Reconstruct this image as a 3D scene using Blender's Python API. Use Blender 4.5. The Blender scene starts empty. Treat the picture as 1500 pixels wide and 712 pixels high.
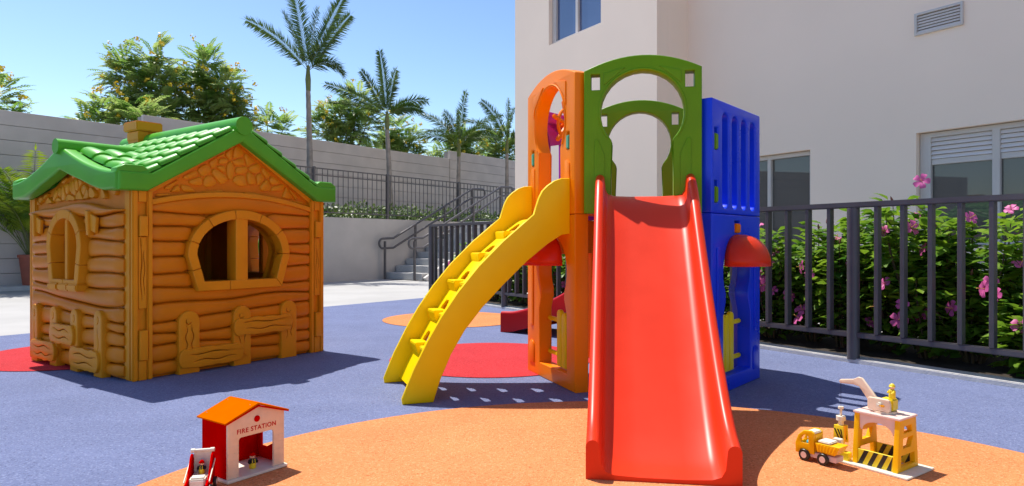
import bpy, bmesh, math, random
from mathutils import Vector, Matrix
S = bpy.context.scene
COL = S.collection
R = math.radians
# ------------------------------------------------------------------ camera
cam = bpy.data.cameras.new('camera'); camo = bpy.data.objects.new('camera', cam); COL.objects.link(camo)
camo.location = (0, 0, .82); camo.rotation_euler = (R(90), 0, 0)
cam.sensor_width = 36; cam.lens = 23.52; cam.clip_end = 2000; cam.clip_start = .02
S.camera = camo
# ------------------------------------------------------------------ sky, sun, exposure
SUN = Vector((-.345, .34, 1)).normalized()          # towards the sun
W = bpy.data.worlds.new('World'); S.world = W; W.use_nodes = True
nt = W.node_tree
sky = nt.nodes.new('ShaderNodeTexSky'); sky.sky_type = 'NISHITA'; sky.sun_disc = False
sky.sun_elevation = math.asin(SUN.z); sky.sun_rotation = math.atan2(SUN.x, SUN.y)
sky.air_density = 1.0; sky.dust_density = .6; sky.ozone_density = 1.0; sky.altitude = 0
nt.nodes['Background'].inputs['Strength'].default_value = .12
# a deeper tone curve for the whole sky: paler at the horizon, stronger blue above
k1 = nt.nodes.new('ShaderNodeVectorMath'); k1.operation = 'SCALE'; k1.inputs['Scale'].default_value = .14
kg = nt.nodes.new('ShaderNodeGamma'); kg.inputs['Gamma'].default_value = 1.35
k2 = nt.nodes.new('ShaderNodeVectorMath'); k2.operation = 'SCALE'; k2.inputs['Scale'].default_value = 7.6
nt.links.new(sky.outputs['Color'], k1.inputs[0]); nt.links.new(k1.outputs[0], kg.inputs['Color']); nt.links.new(kg.outputs[0], k2.inputs[0])
nt.links.new(k2.outputs[0], nt.nodes['Background'].inputs['Color'])
sl = bpy.data.lights.new('sun', 'SUN'); sl.energy = 3.85; sl.angle = R(.5); sl.color = (1, .945, .865)
so = bpy.data.objects.new('sun', sl); COL.objects.link(so); so.location = (-8, 9, 26)
so.rotation_euler = (-SUN).to_track_quat('-Z', 'Y').to_euler()
vs = S.view_settings; vs.view_transform = 'Standard'; vs.look = 'None'; vs.gamma = 1; vs.exposure = .66; vs.use_curve_mapping = False
S.cycles.max_bounces = 8; S.cycles.diffuse_bounces = 5

# ------------------------------------------------------------------ materials
MATS = {}
def mat(name, col, rough=.5, var=.08, scale=12., bump=0., bscale=60., spec=.5, metal=0., coat=0., col2=None, detail=4., sheen=None, trans=0.):
    if name in MATS: return MATS[name]
    m = bpy.data.materials.new(name); m.use_nodes = True; n = m.node_tree.nodes; l = m.node_tree.links
    b = n['Principled BSDF']
    b.inputs['Roughness'].default_value = rough; b.inputs['Metallic'].default_value = metal
    b.inputs['Specular IOR Level'].default_value = spec; b.inputs['Coat Weight'].default_value = coat
    b.inputs['Coat Roughness'].default_value = .12
    tc = n.new('ShaderNodeTexCoord')
    no = n.new('ShaderNodeTexNoise'); no.inputs['Scale'].default_value = scale; no.inputs['Detail'].default_value = detail
    l.new(tc.outputs['Object'], no.inputs['Vector'])
    rp = n.new('ShaderNodeValToRGB')
    c2 = col2 or tuple(min(1, c*(1+var)) for c in col)
    c1 = col if col2 else tuple(c*(1-var) for c in col)
    rp.color_ramp.elements[0].color = (*c1, 1); rp.color_ramp.elements[0].position = .36
    rp.color_ramp.elements[1].color = (*c2, 1); rp.color_ramp.elements[1].position = .64
    l.new(no.outputs['Fac'], rp.inputs['Fac']); l.new(rp.outputs['Color'], b.inputs['Base Color'])
    mr = n.new('ShaderNodeMapRange'); mr.inputs['To Min'].default_value = rough*.85; mr.inputs['To Max'].default_value = min(1, rough*1.2)
    l.new(no.outputs['Fac'], mr.inputs['Value']); l.new(mr.outputs['Result'], b.inputs['Roughness'])
    if bump:
        n2 = n.new('ShaderNodeTexNoise'); n2.inputs['Scale'].default_value = bscale; n2.inputs['Detail'].default_value = 3
        l.new(tc.outputs['Object'], n2.inputs['Vector'])
        bu = n.new('ShaderNodeBump'); bu.inputs['Strength'].default_value = bump; bu.inputs['Distance'].default_value = .01
        l.new(n2.outputs['Fac'], bu.inputs['Height']); l.new(bu.outputs['Normal'], b.inputs['Normal'])
    if trans:
        b.inputs['Subsurface Weight'].default_value = 0
        tr = n.new('ShaderNodeBsdfTranslucent'); mx = n.new('ShaderNodeMixShader'); mx.inputs[0].default_value = trans
        l.new(rp.outputs['Color'], tr.inputs['Color'])
        l.new(b.outputs[0], mx.inputs[1]); l.new(tr.outputs[0], mx.inputs[2])
        l.new(mx.outputs[0], n['Material Output'].inputs['Surface'])
    MATS[name] = m
    return m
def rubber(name, col, dark, light):
    m = bpy.data.materials.new(name); m.use_nodes = True; n = m.node_tree.nodes; l = m.node_tree.links
    b = n['Principled BSDF']; b.inputs['Roughness'].default_value = .85; b.inputs['Specular IOR Level'].default_value = .12
    tc = n.new('ShaderNodeTexCoord')
    vo = n.new('ShaderNodeTexVoronoi'); vo.inputs['Scale'].default_value = 170
    l.new(tc.outputs['Object'], vo.inputs['Vector'])
    sp = n.new('ShaderNodeSeparateColor'); l.new(vo.outputs['Color'], sp.inputs[0])
    rp = n.new('ShaderNodeValToRGB'); e = rp.color_ramp.elements
    e[0].color = (*dark, 1); e[0].position = .0; e[1].color = (*light, 1); e[1].position = 1
    k = e.new(.16); k.color = (*col, 1); k = e.new(.8); k.color = (*col, 1)
    l.new(sp.outputs[0], rp.inputs['Fac'])
    no = n.new('ShaderNodeTexNoise'); no.inputs['Scale'].default_value = 2.5; no.inputs['Detail'].default_value = 6; l.new(tc.outputs['Object'], no.inputs['Vector'])
    mr = n.new('ShaderNodeMapRange'); mr.inputs['From Min'].default_value = .3; mr.inputs['From Max'].default_value = .7; mr.inputs['To Min'].default_value = .92; mr.inputs['To Max'].default_value = 1.06
    l.new(no.outputs['Fac'], mr.inputs['Value'])
    mx = n.new('ShaderNodeVectorMath'); mx.operation = 'SCALE'
    l.new(rp.outputs['Color'], mx.inputs[0]); l.new(mr.outputs['Result'], mx.inputs['Scale']); l.new(mx.outputs[0], b.inputs['Base Color'])
    bu = n.new('ShaderNodeBump'); bu.inputs['Strength'].default_value = .7; bu.inputs['Distance'].default_value = .004
    l.new(vo.outputs['Distance'], bu.inputs['Height']); l.new(bu.outputs['Normal'], b.inputs['Normal'])
    MATS[name] = m
    return m
rubber('rubber_blue', (.158, .188, .325), (.10, .118, .21), (.24, .28, .44))
rubber('rubber_orange', (.66, .245, .092), (.45, .15, .05), (.76, .35, .16))
rubber('rubber_red', (.50, .034, .042), (.36, .018, .022), (.60, .07, .075))
mat('red_plastic', (.76, .036, .007), .34, .04, 5, spec=.25)
mat('dark_red_plastic', (.50, .010, .014), .32, .04, 5, spec=.25)
mat('yellow_plastic', (.99, .65, .0), .38, .03, 5, spec=.2)
mat('orange_plastic', (.97, .24, .0), .36, .03, 5, spec=.22)
mat('green_plastic', (.14, .32, .0015), .38, .05, 5, spec=.2)
mat('blue_plastic', (.005, .048, .78), .28, .05, 5, spec=.35)
mat('purple_plastic', (.46, .02, .50), .34, .05, 5, spec=.25)
mat('teal_plastic', (.10, .42, .26), .35, .04, 5)
mat('lemon_plastic', (.90, .70, .005), .38, .03, 5, spec=.2)
mat('log_plastic', (.68, .205, .004), .40, .07, 3.5, bump=.05, bscale=30, spec=.22)
mat('trim_plastic', (.74, .275, .008), .40, .06, 4, spec=.22)
mat('roof_plastic', (.095, .42, .026), .38, .06, 4, spec=.25)
mat('concrete_floor', (.43, .425, .41), .8, .06, 1.3, bump=.12, bscale=90, detail=8, spec=.2)
mat('wall_block', (.60, .54, .50), .85, .06, 2.2, bump=.15, bscale=70, detail=7, spec=.2)
mat('wall_core', (.34, .32, .305), .9, .06, 2)
mat('retaining_render', (.43, .415, .395), .85, .07, 1.6, bump=.12, bscale=60, detail=7)
mat('stair_granite', (.44, .44, .43), .7, .22, 95, bump=.05)
mat('kerb_concrete', (.62, .605, .58), .85, .08, 6, bump=.2, bscale=80)
mat('facade_paint', (.96, .785, .65), .8, .018, .8, bump=.05, bscale=140, detail=6, spec=.2)
mat('frame_white', (.60, .555, .53), .45, .03, 3)
mat('slat_white', (.74, .68, .65), .5, .03, 3)
mat('dark_metal', (.088, .080, .084), .42, .08, 8, spec=.5)
mat('rail_metal', (.06, .058, .064), .38, .08, 8, spec=.6)
mat('soil', (.035, .024, .016), .95, .3, 14, bump=.6, bscale=40)
mat('earth', (.12, .10, .07), .95, .2, .4)
mat('terracotta', (.33, .085, .05), .6, .1, 9, bump=.05)
mat('hibiscus_leaf', (.07, .20, .02), .34, .1, 6, col2=(.27, .43, .03), trans=.42, spec=.5)
mat('hibiscus_stem', (.10, .07, .035), .8, .15, 20)
mat('petal_pink', (.74, .13, .40), .5, .12, 20, trans=.3)
mat('pistil', (.85, .5, .12), .5, .1, 20)
mat('bud', (.30, .10, .08), .6, .15, 20)
mat('palm_leaf', (.04, .095, .016), .38, .1, 1.5, col2=(.13, .21, .03), trans=.3)
mat('palm_trunk', (.27, .24, .21), .85, .18, 9, bump=.4, bscale=25)
mat('palm_shaft', (.16, .18, .07), .6, .1, 5, spec=.15)
mat('areca_leaf', (.08, .17, .014), .38, .1, 3, col2=(.30, .40, .02), trans=.45)
mat('tree_leaf', (.17, .32, .05), .34, .1, 2.2, col2=(.46, .55, .18), trans=.6, spec=.8)
mat('tree_bark', (.13, .10, .075), .9, .2, 12, bump=.4)
mat('blossom', (.92, .66, .04), .6, .12, 8)
mat('hedge_leaf', (.05, .12, .02), .45, .1, 6, col2=(.15, .22, .04), trans=.2)
mat('toy_red', (.52, .0, .0), .6, .04, 20, spec=.0)
mat('toy_roof', (.60, .115, .0), .6, .03, 20, spec=.0)
mat('toy_wood', (.80, .62, .45), .5, .05, 30)
mat('toy_cream', (.80, .74, .60), .5, .04, 30)
mat('toy_pink', (.80, .60, .52), .5, .04, 30)
mat('toy_yellow', (.90, .48, .0), .4, .04, 20, spec=.25)
mat('toy_lemon', (.86, .66, .02), .38, .04, 20)
mat('toy_black', (.012, .012, .013), .4, .1, 20)
mat('toy_skin', (.80, .52, .36), .45, .04, 20)
mat('toy_cyan', (.06, .50, .66), .35, .04, 20)
mat('screw', (.75, .70, .60), .3, .05, 20, metal=.6)
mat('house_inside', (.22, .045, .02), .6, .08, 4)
def glass(name, tint, refl):
    m = bpy.data.materials.new(name); m.use_nodes = True; b = m.node_tree.nodes['Principled BSDF']
    b.inputs['Base Color'].default_value = (*tint, 1); b.inputs['Roughness'].default_value = .015
    b.inputs['IOR'].default_value = refl
    MATS[name] = m
glass('window_glass', (.10, .095, .088), 1.62)
glass('upper_glass', (.05, .085, .20), 2.3)  # blue base colour stands in for the reflected sky

# ------------------------------------------------------------------ mesh helpers
def fin(me, ang=35):
    for p in me.polygons: p.use_smooth = True
    me.set_sharp_from_angle(angle=R(ang))
    return me
def mesh(name, v, f, ang=35):
    me = bpy.data.meshes.new(name); me.from_pydata([tuple(p) for p in v], [], f); me.update()
    return fin(me, ang) if ang else me
def obj(name, me, m=None, parent=None, loc=(0, 0, 0), rot=(0, 0, 0), kind=None):
    o = bpy.data.objects.new(name, me); COL.objects.link(o)
    if m and not me.materials: me.materials.append(MATS[m])
    o.parent = parent; o.location = loc; o.rotation_euler = rot
    if kind: o['kind'] = kind
    return o
def tag(o, label, cat, group=None):
    o['label'] = label; o['category'] = cat
    if group: o['group'] = group
    return o
def thing(name, label, cat, loc=(0, 0, 0), rz=0, group=None):
    o = bpy.data.objects.new(name, None); COL.objects.link(o); o.empty_display_size = .1
    o.location = loc; o.rotation_euler = (0, 0, rz)
    return tag(o, label, cat, group)
def box_vf(x0, x1, y0, y1, z0, z1):
    v = [(x0, y0, z0), (x1, y0, z0), (x1, y1, z0), (x0, y1, z0), (x0, y0, z1), (x1, y0, z1), (x1, y1, z1), (x0, y1, z1)]
    return v, [(0, 3, 2, 1), (4, 5, 6, 7), (0, 1, 5, 4), (1, 2, 6, 5), (2, 3, 7, 6), (3, 0, 4, 7)]
def bevel_me(me, off, seg=2):
    bm = bmesh.new(); bm.from_mesh(me)
    es = [e for e in bm.edges if len(e.link_faces) == 2 and e.calc_face_angle(0) > R(30)]
    bmesh.ops.bevel(bm, geom=es, offset=off, segments=seg, affect='EDGES', clamp_overlap=True)
    bm.to_mesh(me); bm.free()
    return me
def box(x0, x1, y0, y1, z0, z1, bev=0., seg=2, name='block'):
    v, f = box_vf(x0, x1, y0, y1, z0, z1)
    me = mesh(name, v, f, 0)
    if bev: bevel_me(me, bev, seg)
    return fin(me)
def plate(outs, thick, bev=0., res=2, upright=True, name='plate'):
    """closed 2-D outlines (holes allowed) to a slab; upright: y becomes z and the slab faces -y"""
    cu = bpy.data.curves.new(name, 'CURVE'); cu.dimensions = '2D'; cu.fill_mode = 'BOTH'
    cu.extrude = max(.0001, thick/2-bev); cu.bevel_depth = bev; cu.bevel_resolution = res; cu.offset = -bev
    for o in outs:
        sp = cu.splines.new('POLY'); sp.points.add(len(o)-1)
        for p, q in zip(sp.points, o): p.co = (q[0], q[1], 0, 1)
        sp.use_cyclic_u = True
    t = bpy.data.objects.new('t', cu); COL.objects.link(t)
    dg = bpy.context.evaluated_depsgraph_get(); dg.update()
    me = bpy.data.meshes.new_from_object(t.evaluated_get(dg))
    bpy.data.objects.remove(t); bpy.data.curves.remove(cu)
    me.materials.clear(); me.name = name
    if upright: me.transform(Matrix.Rotation(R(90), 4, 'X'))
    bm = bmesh.new(); bm.from_mesh(me); bmesh.ops.remove_doubles(bm, verts=bm.verts, dist=1e-5); bm.to_mesh(me); bm.free()
    return fin(me, 40)
def tube(pts, r, seg=8, closed=False, cap=True, name='tube'):
    pts = [Vector(p) for p in pts]; n = len(pts)
    rs = r if isinstance(r, (list, tuple)) else [r]*n
    V = []; F = []; up = None
    for i, p in enumerate(pts):
        a = pts[(i-1) % n] if (closed or i) else p; b = pts[(i+1) % n] if (closed or i < n-1) else p
        t = (b-a).normalized()
        if up is None:
            up = t.orthogonal().normalized()
        else:
            up = (up-t*up.dot(t)).normalized()
        s = t.cross(up)
        for k in range(seg):
            an = 2*math.pi*k/seg
            V.append(p+(up*math.cos(an)+s*math.sin(an))*rs[i])
    m = n if closed else n-1
    for i in range(m):
        j = (i+1) % n
        for k in range(seg):
            F.append((i*seg+k, i*seg+(k+1) % seg, j*seg+(k+1) % seg, j*seg+k))
    if cap and not closed:
        F.append(tuple(range(seg-1, -1, -1))); F.append(tuple((n-1)*seg+k for k in range(seg)))
    return mesh(name, V, F)
def lathe(prof, seg=20, name='lathe', cap=True):
    V = []; F = []
    for r, z in prof:
        for k in range(seg):
            a = 2*math.pi*k/seg; V.append((r*math.cos(a), r*math.sin(a), z))
    for i in range(len(prof)-1):
        for k in range(seg):
            F.append((i*seg+k, i*seg+(k+1) % seg, (i+1)*seg+(k+1) % seg, (i+1)*seg+k))
    if cap:
        F.append(tuple(range(seg-1, -1, -1))); F.append(tuple((len(prof)-1)*seg+k for k in range(seg)))
    return mesh(name, V, F)
def loft(secs, closed_sec=True, caps=True, name='loft', ang=35):
    n = len(secs[0]); V = [p for s in secs for p in s]; F = []
    for i in range(len(secs)-1):
        for k in range(n if closed_sec else n-1):
            F.append((i*n+k, i*n+(k+1) % n, (i+1)*n+(k+1) % n, (i+1)*n+k))
    if caps:
        F.append(tuple(range(n-1, -1, -1))); F.append(tuple((len(secs)-1)*n+k for k in range(n)))
    me = mesh(name, V, F, 0)
    bm = bmesh.new(); bm.from_mesh(me); bmesh.ops.recalc_face_normals(bm, faces=bm.faces); bm.to_mesh(me); bm.free()
    return fin(me, ang)
def smooth_path(pts, n=8):
    """Catmull-Rom through points"""
    P = [Vector(p) for p in pts]; P = [P[0]*2-P[1]]+P+[P[-1]*2-P[-2]]; out = []
    for i in range(1, len(P)-2):
        for k in range(n):
            t = k/n; a, b, c, d = P[i-1:i+3]
            out.append(.5*((2*b)+(c-a)*t+(2*a-5*b+4*c-d)*t*t+(3*b-a-3*c+d)*t**3))
    out.append(P[-2]); return out
def rrect(x0, x1, y0, y1, r=.02, n=4):
    o = []
    for cx, cy, a in ((x1-r, y1-r, 0), (x0+r, y1-r, 90), (x0+r, y0+r, 180), (x1-r, y0+r, 270)):
        for k in range(n+1):
            t = R(a+90*k/n); o.append((cx+r*math.cos(t), cy+r*math.sin(t)))
    return o
def frustum(poly, h, inset, base=0.):
    """raised pad over a 2-D polygon in x,z facing -y"""
    cx = sum(p[0] for p in poly)/len(poly); cz = sum(p[1] for p in poly)/len(poly); n = len(poly)
    V = [(x, base, z) for x, z in poly]
    def ins(d, y):
        for x, z in poly:
            dx, dz = cx-x, cz-z; L = math.hypot(dx, dz) or 1; q = min(d, L*.7)
            V.append((x+dx/L*q, y, z+dz/L*q))
    ins(inset*.35, base-h*.7); ins(inset, base-h)
    F = []
    for r in range(2):
        for k in range(n):
            F.append((r*n+k, r*n+(k+1) % n, (r+1)*n+(k+1) % n, (r+1)*n+k))
    F.append(tuple(2*n+k for k in range(n)))
    return mesh('pad', V, F, 60)
def poly_sheet(name, pts, z, m, kind='structure', parent=None):
    me = mesh(name, [(x, y, z) for x, y in pts], [tuple(range(len(pts)))], 0)
    o = obj(name, me, m, parent)
    if parent is None: o['kind'] = kind
    return o
def copy_tree(o, parent=None):
    c = o.copy(); COL.objects.link(c); c.parent = parent
    for ch in list(o.children): copy_tree(ch, c)
    return c

# ------------------------------------------------------------------ site lines
FP = Vector((2.356, 4.618)); FD = Vector((-.547, .837)); FN = Vector((.837, .547))     # railing of the play area, and its outward normal
RP = Vector((-3.21, 15.)); RD = Vector((.615, .789)); RN = Vector((-.789, .615))       # retaining wall
def fl(t, n=0.): return FP+FD*t+FN*n
def rl(t, n=0.): return RP+RD*t+RN*n
FROT = math.atan2(FD.y, FD.x); RROT = math.atan2(RD.y, RD.x)
KN = Vector((-1.214, 10.08)); BD = Vector((.62, .785))

# ================================================================== THE SETTING
poly_sheet('ground', [(-200, -200), (200, -200), (200, 200), (-200, 200)], -.06, 'earth')
poly_sheet('paving', [(-22, -14), tuple(fl(24, .0)*0+Vector((14, -14))), tuple(fl(-18, 0)*0+Vector((14, 3))), (6, 22), (0, 30), (-22, 6)], -.008, 'concrete_floor')
a = KN-BD*17; b = fl(-7.4, -.03); c = fl(6.6, -.03)
fb = poly_sheet('rubber_floor', [tuple(KN-BD*11), (-4.5, -1.6), tuple(b), tuple(c)], -.004, 'rubber_blue')  # cut short behind the camera so unseen pale paving bounces light forward
def disc(name, x, y, r, m, z):
    poly_sheet(name, [(x+r*math.cos(2*math.pi*k/128), y+r*math.sin(2*math.pi*k/128)) for k in range(128)], z, m, parent=fb)
disc('orange_disc', .45, 1.644, 1.826, 'rubber_orange', 0.)
disc('red_disc', -.155, 4.79, .712, 'rubber_red', 0.)
disc('orange_disc', -.64, 7.24, .75, 'rubber_orange', 0.)
disc('red_disc', -3.17, 5.0, .72, 'rubber_red', 0.)
# kerb under the railing, soil bed behind
kb = obj('kerb', box(-11, 6.7, -.11, .03, -.05, .028, .006), 'kerb_concrete', None, (*FP, 0), (0, 0, FROT)); kb['kind'] = 'structure'
bed = poly_sheet('planting_bed', [tuple(fl(-11, .11)), tuple(fl(-11, 1.4)), tuple(fl(6.6, 1.4)), tuple(fl(6.6, .11))], .014, 'soil')  # kept narrow so added pale paving behind it bounces light onto the facade
# ================================================================== BOUNDARY WALL, RETAINING WALL, STAIRS, RAILS
WP = RP+RN*2.99
wall = thing('boundary_wall', 'tall grey block wall stepping up behind the playhouse and palms', 'wall', (*WP, 0), RROT)
# local x along the wall (x=0 abreast of the retaining wall origin), local y away from the court
def bplank(x0, x1, z0, z1, nm='block_course'):
    me = box(x0+.002, x1-.002, 0, .10, z0+.0035, z1-.0035, .004, 1); obj(nm, me, 'wall_block', wall, (0, -.10+.0, 0))
SECT = [(-17.6, -3.60, 3.22), (-3.58, 5.70, 3.50), (5.72, 16, 3.76)]
for (x0, x1, h) in SECT:
    obj('wall_core', box(x0, x1, .002, .16, -.05, h-.03), 'wall_core', wall)
    n = round(h/.28); dz = h/n
    for k in range(n):
        bplank(x0, x1, k*dz, (k+1)*dz)
# low ledge at the foot of the tall wall on the left
lg = obj('ledge', box(-17.6, -5.6, -.85, -.105, -.03, .06, .01), 'kerb_concrete', None, (*WP, 0), (0, 0, RROT)); tag(lg, 'low pale concrete ledge along the foot of the tall wall', 'ledge')
# retaining wall with planting on top
ret = thing('retaining_wall', 'smooth grey retaining wall below the slim metal railing', 'wall', (*RP, 0), RROT)
obj('wall_face', box(-5.6, 9.5, 0, .18, -.05, 1.37, .012), 'retaining_render', ret)
obj('wall_face', box(-5.6, -5.42, .182, 2.85, -.05, 1.37, .012), 'retaining_render', ret)
te = obj('planter_soil', box(-5.415, 9.5, .184, 2.86, .9, 1.30), 'soil', None, (*RP, 0), (0, 0, RROT)); te['kind'] = 'structure'
# stairs: run alongside the retaining wall, rising along RD
ST0 = rl(.45)
st = thing('staircase', 'grey granite steps climbing between two looped handrails', 'stairs', (*ST0, 0), RROT)
for k in range(9):
    z = .152*(k+1)
    obj('step', box(.32*k, 3.4, -1.22, -.05, z-.152+.001, z, .006, 1), 'stair_granite', st)
obj('stringer', plate([[(.05, 0), (.35, 0), (3.3, 1.40), (3.3, 1.52), (2.9, 1.42), (.0, .06)]], .08, .005), 'kerb_concrete', st, (0, -1.29, 0))
obj('landing', box(3.41, 9.0, -1.25, -.06, .9, 1.368), 'concrete_floor', st)
def handrail(y, label):
    h = thing('handrail', label, 'handrail', (*ST0, 0), RROT, 'handrails of the grey steps')
    sl = .152/.32
    def zz(x): return max(0, x)*sl
    for off, nm in ((.92, 'top_rail'), (.70, 'lower_rail')):
        obj(nm, tube([(-.16, y, off), (.15, y, off+.01), (.3, y, zz(.3)+off-.06), (2.9, y, zz(2.9)+off-.06), (3.3, y, zz(2.9)+off-.04)], .026, 8), 'rail_metal', h)
    for x0, zb, sg in ((-.16, .70, -1), (3.3, .70-.04+zz(2.9), 1)):
        obj('end_loop', tube([(x0+sg*.11*math.sin(t), y, zb+.11-.11*math.cos(t)) for t in [math.pi*k/10 for k in range(11)]], .0255, 8), 'rail_metal', h)
    for x in (-.1, .85, 1.85, 2.9):
        z0 = .152*(1+math.floor(x/.32)) if x > 0 else 0
        obj('post', tube([(x, y, z0), (x, y, zz(x)+.86)], .030, 8), 'rail_metal', h)
handrail(-.14, 'looped dark handrail against the smooth retaining wall')
handrail(-1.10, 'looped dark handrail on the open side of the grey steps')
# slim railing on top of the retaining wall
sr = thing('slim_railing', 'slim dark metal railing of thin bars on top of the retaining wall', 'railing', (*RP, 1.37), RROT)
for z in (.10, .88, 1.02):
    obj('rail', box(-5.6, 9.4, .07, .10, z-.012, z+.012), 'rail_metal', sr)
rodm = box(-.006, .006, -.006, .006, .10, 1.01)
for k in range(110):
    obj('bar', rodm, 'rail_metal', sr, (-5.5+k*.135, .085, 0))
pm = box(-.028, .028, -.028, .028, -.02, 1.05, .004, 1)
for x in (-5.55, -3.4, -1.39, .62, 3.05, 5.6, 8.):
    obj('post', pm, 'rail_metal', sr, (x, .085, 0))
# dark garden bench behind the slim railing
gb = thing('garden_bench', 'low dark garden bench behind the slim railing', 'bench', (*rl(-1.5, .75), 1.30), RROT)
for k in range(4): obj('slat', box(-.8, .8, -.2+k*.105, -.11+k*.105, .20, .235, .006, 1), 'toy_black', gb)
for k in range(2): obj('back_slat', box(-.8, .8, .235, .26, .27+k*.09, .345+k*.09, .006, 1), 'toy_black', gb)
for x in (-.7, .7):
    obj('leg', box(x-.03, x+.03, -.19, .23, 0, .198, .006, 1), 'toy_black', gb)
    obj('arm', tube(smooth_path([(x, -.18, .23), (x, -.2, .42), (x, -.05, .5), (x, .2, .45)], 5), .016, 6), 'toy_black', gb)

# ================================================================== RAILING OF THE PLAY AREA
pr = thing('play_railing', 'dark metal railing with flat bars along the flowering shrubs', 'railing', (*FP, 0), FROT)
obj('top_rail', box(-9, 6.56, -.030, .030, 1.062, 1.10, .006), 'dark_metal', pr)
obj('bottom_rail', box(-9, 6.56, -.022, .022, .17, .208, .006), 'dark_metal', pr)
bm_ = box(-.013, .013, -.026, .026, .207, 1.063, .003, 1)
pm_ = lathe([(.041, .02), (.041, 1.062)], 18)
ppos = [-6.72, -4.48, -2.24, 0, 2.24, 4.48, 6.53]
for x in ppos: obj('post', pm_, 'dark_metal', pr, (x, 0, 0))
k = 0
x = -8.9
for i in range(-53, 39):
    x = i*.168
    if min(abs(x-p) for p in ppos) > .06: obj('baluster', bm_, 'dark_metal', pr, (x, 0, 0))

# ================================================================== BUILDING
B0 = FP+FN*3.0
bl = thing('apartment_building', 'cream rendered apartment block with shaded windows behind the railing', 'building', (*B0, 0), FROT)
# local x = along FD (away), local y: court side is +y (left of FD) -> outward faces +y
def facade(x0, x1, z0, z1, y, holes):
    me = plate([[(x0, z0), (x1, z0), (x1, z1), (x0, z1)]]+[[(a, c), (b, c), (b, d), (a, d)] for a, b, c, d in holes], .22)
    return obj('facade', me, 'facade_paint', bl, (0, y-.11, 0))
H = 8.5
facade(-9, 4.42, -.05, H, 0, [(2.256, 3.5, .3, 1.96), (-2.3, 1.032, .78, 1.99), (.58, 1.035, 3.03, 3.245)])
P = .629
facade(4.42-.22, 7.83, -.05, H, P, [(5.4, 6.77, 4.24, 5.9)])
obj('facade', box(4.42-.22, 4.44, .0-.2, P-.221, -.05, H), 'facade_paint', bl)
obj('facade', box(7.62, 7.83, -6, P-.222, -.05, H), 'facade_paint', bl)
obj('facade', box(-9, 7.6, -6.2, -6, -.05, H), 'facade_paint', bl)
obj('facade', box(-9, -8.8, -5.98, -.23, -.05, H), 'facade_paint', bl)
obj('unseen_roof', box(-9.3, 5.6, -6.4, 1.7, H+.002, H+.25), 'facade_paint', bl)  # roof with an out-of-view overhang added to shade the main facade
obj('unseen_roof', box(5.602, 7.9, -6.4, P+.02, H+.002, H+.25), 'facade_paint', bl)  # unseen roof kept flush here so sun still grazes the bay
def window(x0, x1, z0, z1, y, panes, gl, louvre=0, nm='window'):
    w = bpy.data.objects.new(nm, None); COL.objects.link(w); w.parent = bl; w.location = (0, y, 0)
    fr = .05
    me = plate([[(x0, z0), (x1, z0), (x1, z1), (x0, z1)]]+[[(a, z0+fr), (b, z0+fr), (b, z1-fr), (a, z1-fr)] for a, b in panes], .06, .004, 1)
    obj('frame', me, 'frame_white', w, (0, -.1, 0))
    for a, b in panes:
        zt = z1-fr-louvre
        obj('pane', box(a-.01, b+.01, -.122, -.114, z0+fr-.01, zt), gl, w)
        if louvre:
            obj('louvre_bar', box(a+.001, b-.001, -.128, -.088, zt-.05, zt+.01, .004, 1), 'frame_white', w)
            n = 5; dz = (louvre-.01)/n
            for q in range(n):
                z = zt+.012+q*dz
                v, f = box_vf(a+.001, b-.001, -.125, -.095, z, z+dz*.90)
                v = [(X, Y+(.018 if (Z < z+.01) else -.006), Z) for X, Y, Z in v]
                obj('slat', mesh('slat', v, f), 'slat_white', w)
            obj('louvre_back', box(a, b, -.16, -.15, zt, z1-fr), 'wall_core', w)
    return w
window(2.262, 3.494, .306, 1.954, 0, [(2.31, 2.86), (2.91, 3.44)], 'window_glass')
window(-2.29, 1.026, .786, 1.984, 0, [(.355, .92), (-.31, .288), (-.98, -.377), (-2.2, -1.05)], 'window_glass', .24)
window(5.406, 6.764, 4.246, 5.894, P, [(5.45, 6.06), (6.12, 6.66)], 'upper_glass')
v_ = window(.575, 1.04, 3.025, 3.25, .1, [], 'window_glass', nm='vent')
for o in list(v_.children): bpy.data.objects.remove(o)
obj('frame', plate([[(.575, 3.02), (1.04, 3.02), (1.04, 3.255), (.575, 3.255)], [(.60, 3.045), (1.015, 3.045), (1.015, 3.23), (.60, 3.23)]], .03, .003, 1), 'frame_white', v_, (0, -.088, 0))
for q in range(6):
    z = 3.047+q*.0305
    vv, f = box_vf(.601, 1.014, -.11, -.095, z, z+.026)
    vv = [(X, Y+(.012 if Z < z+.01 else -.008), Z) for X, Y, Z in vv]
    obj('slat', mesh('slat', vv, f), 'slat_white', v_)
obj('vent_back', box(.59, 1.03, -.16, -.15, 3.03, 3.24), 'wall_core', v_)
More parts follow.
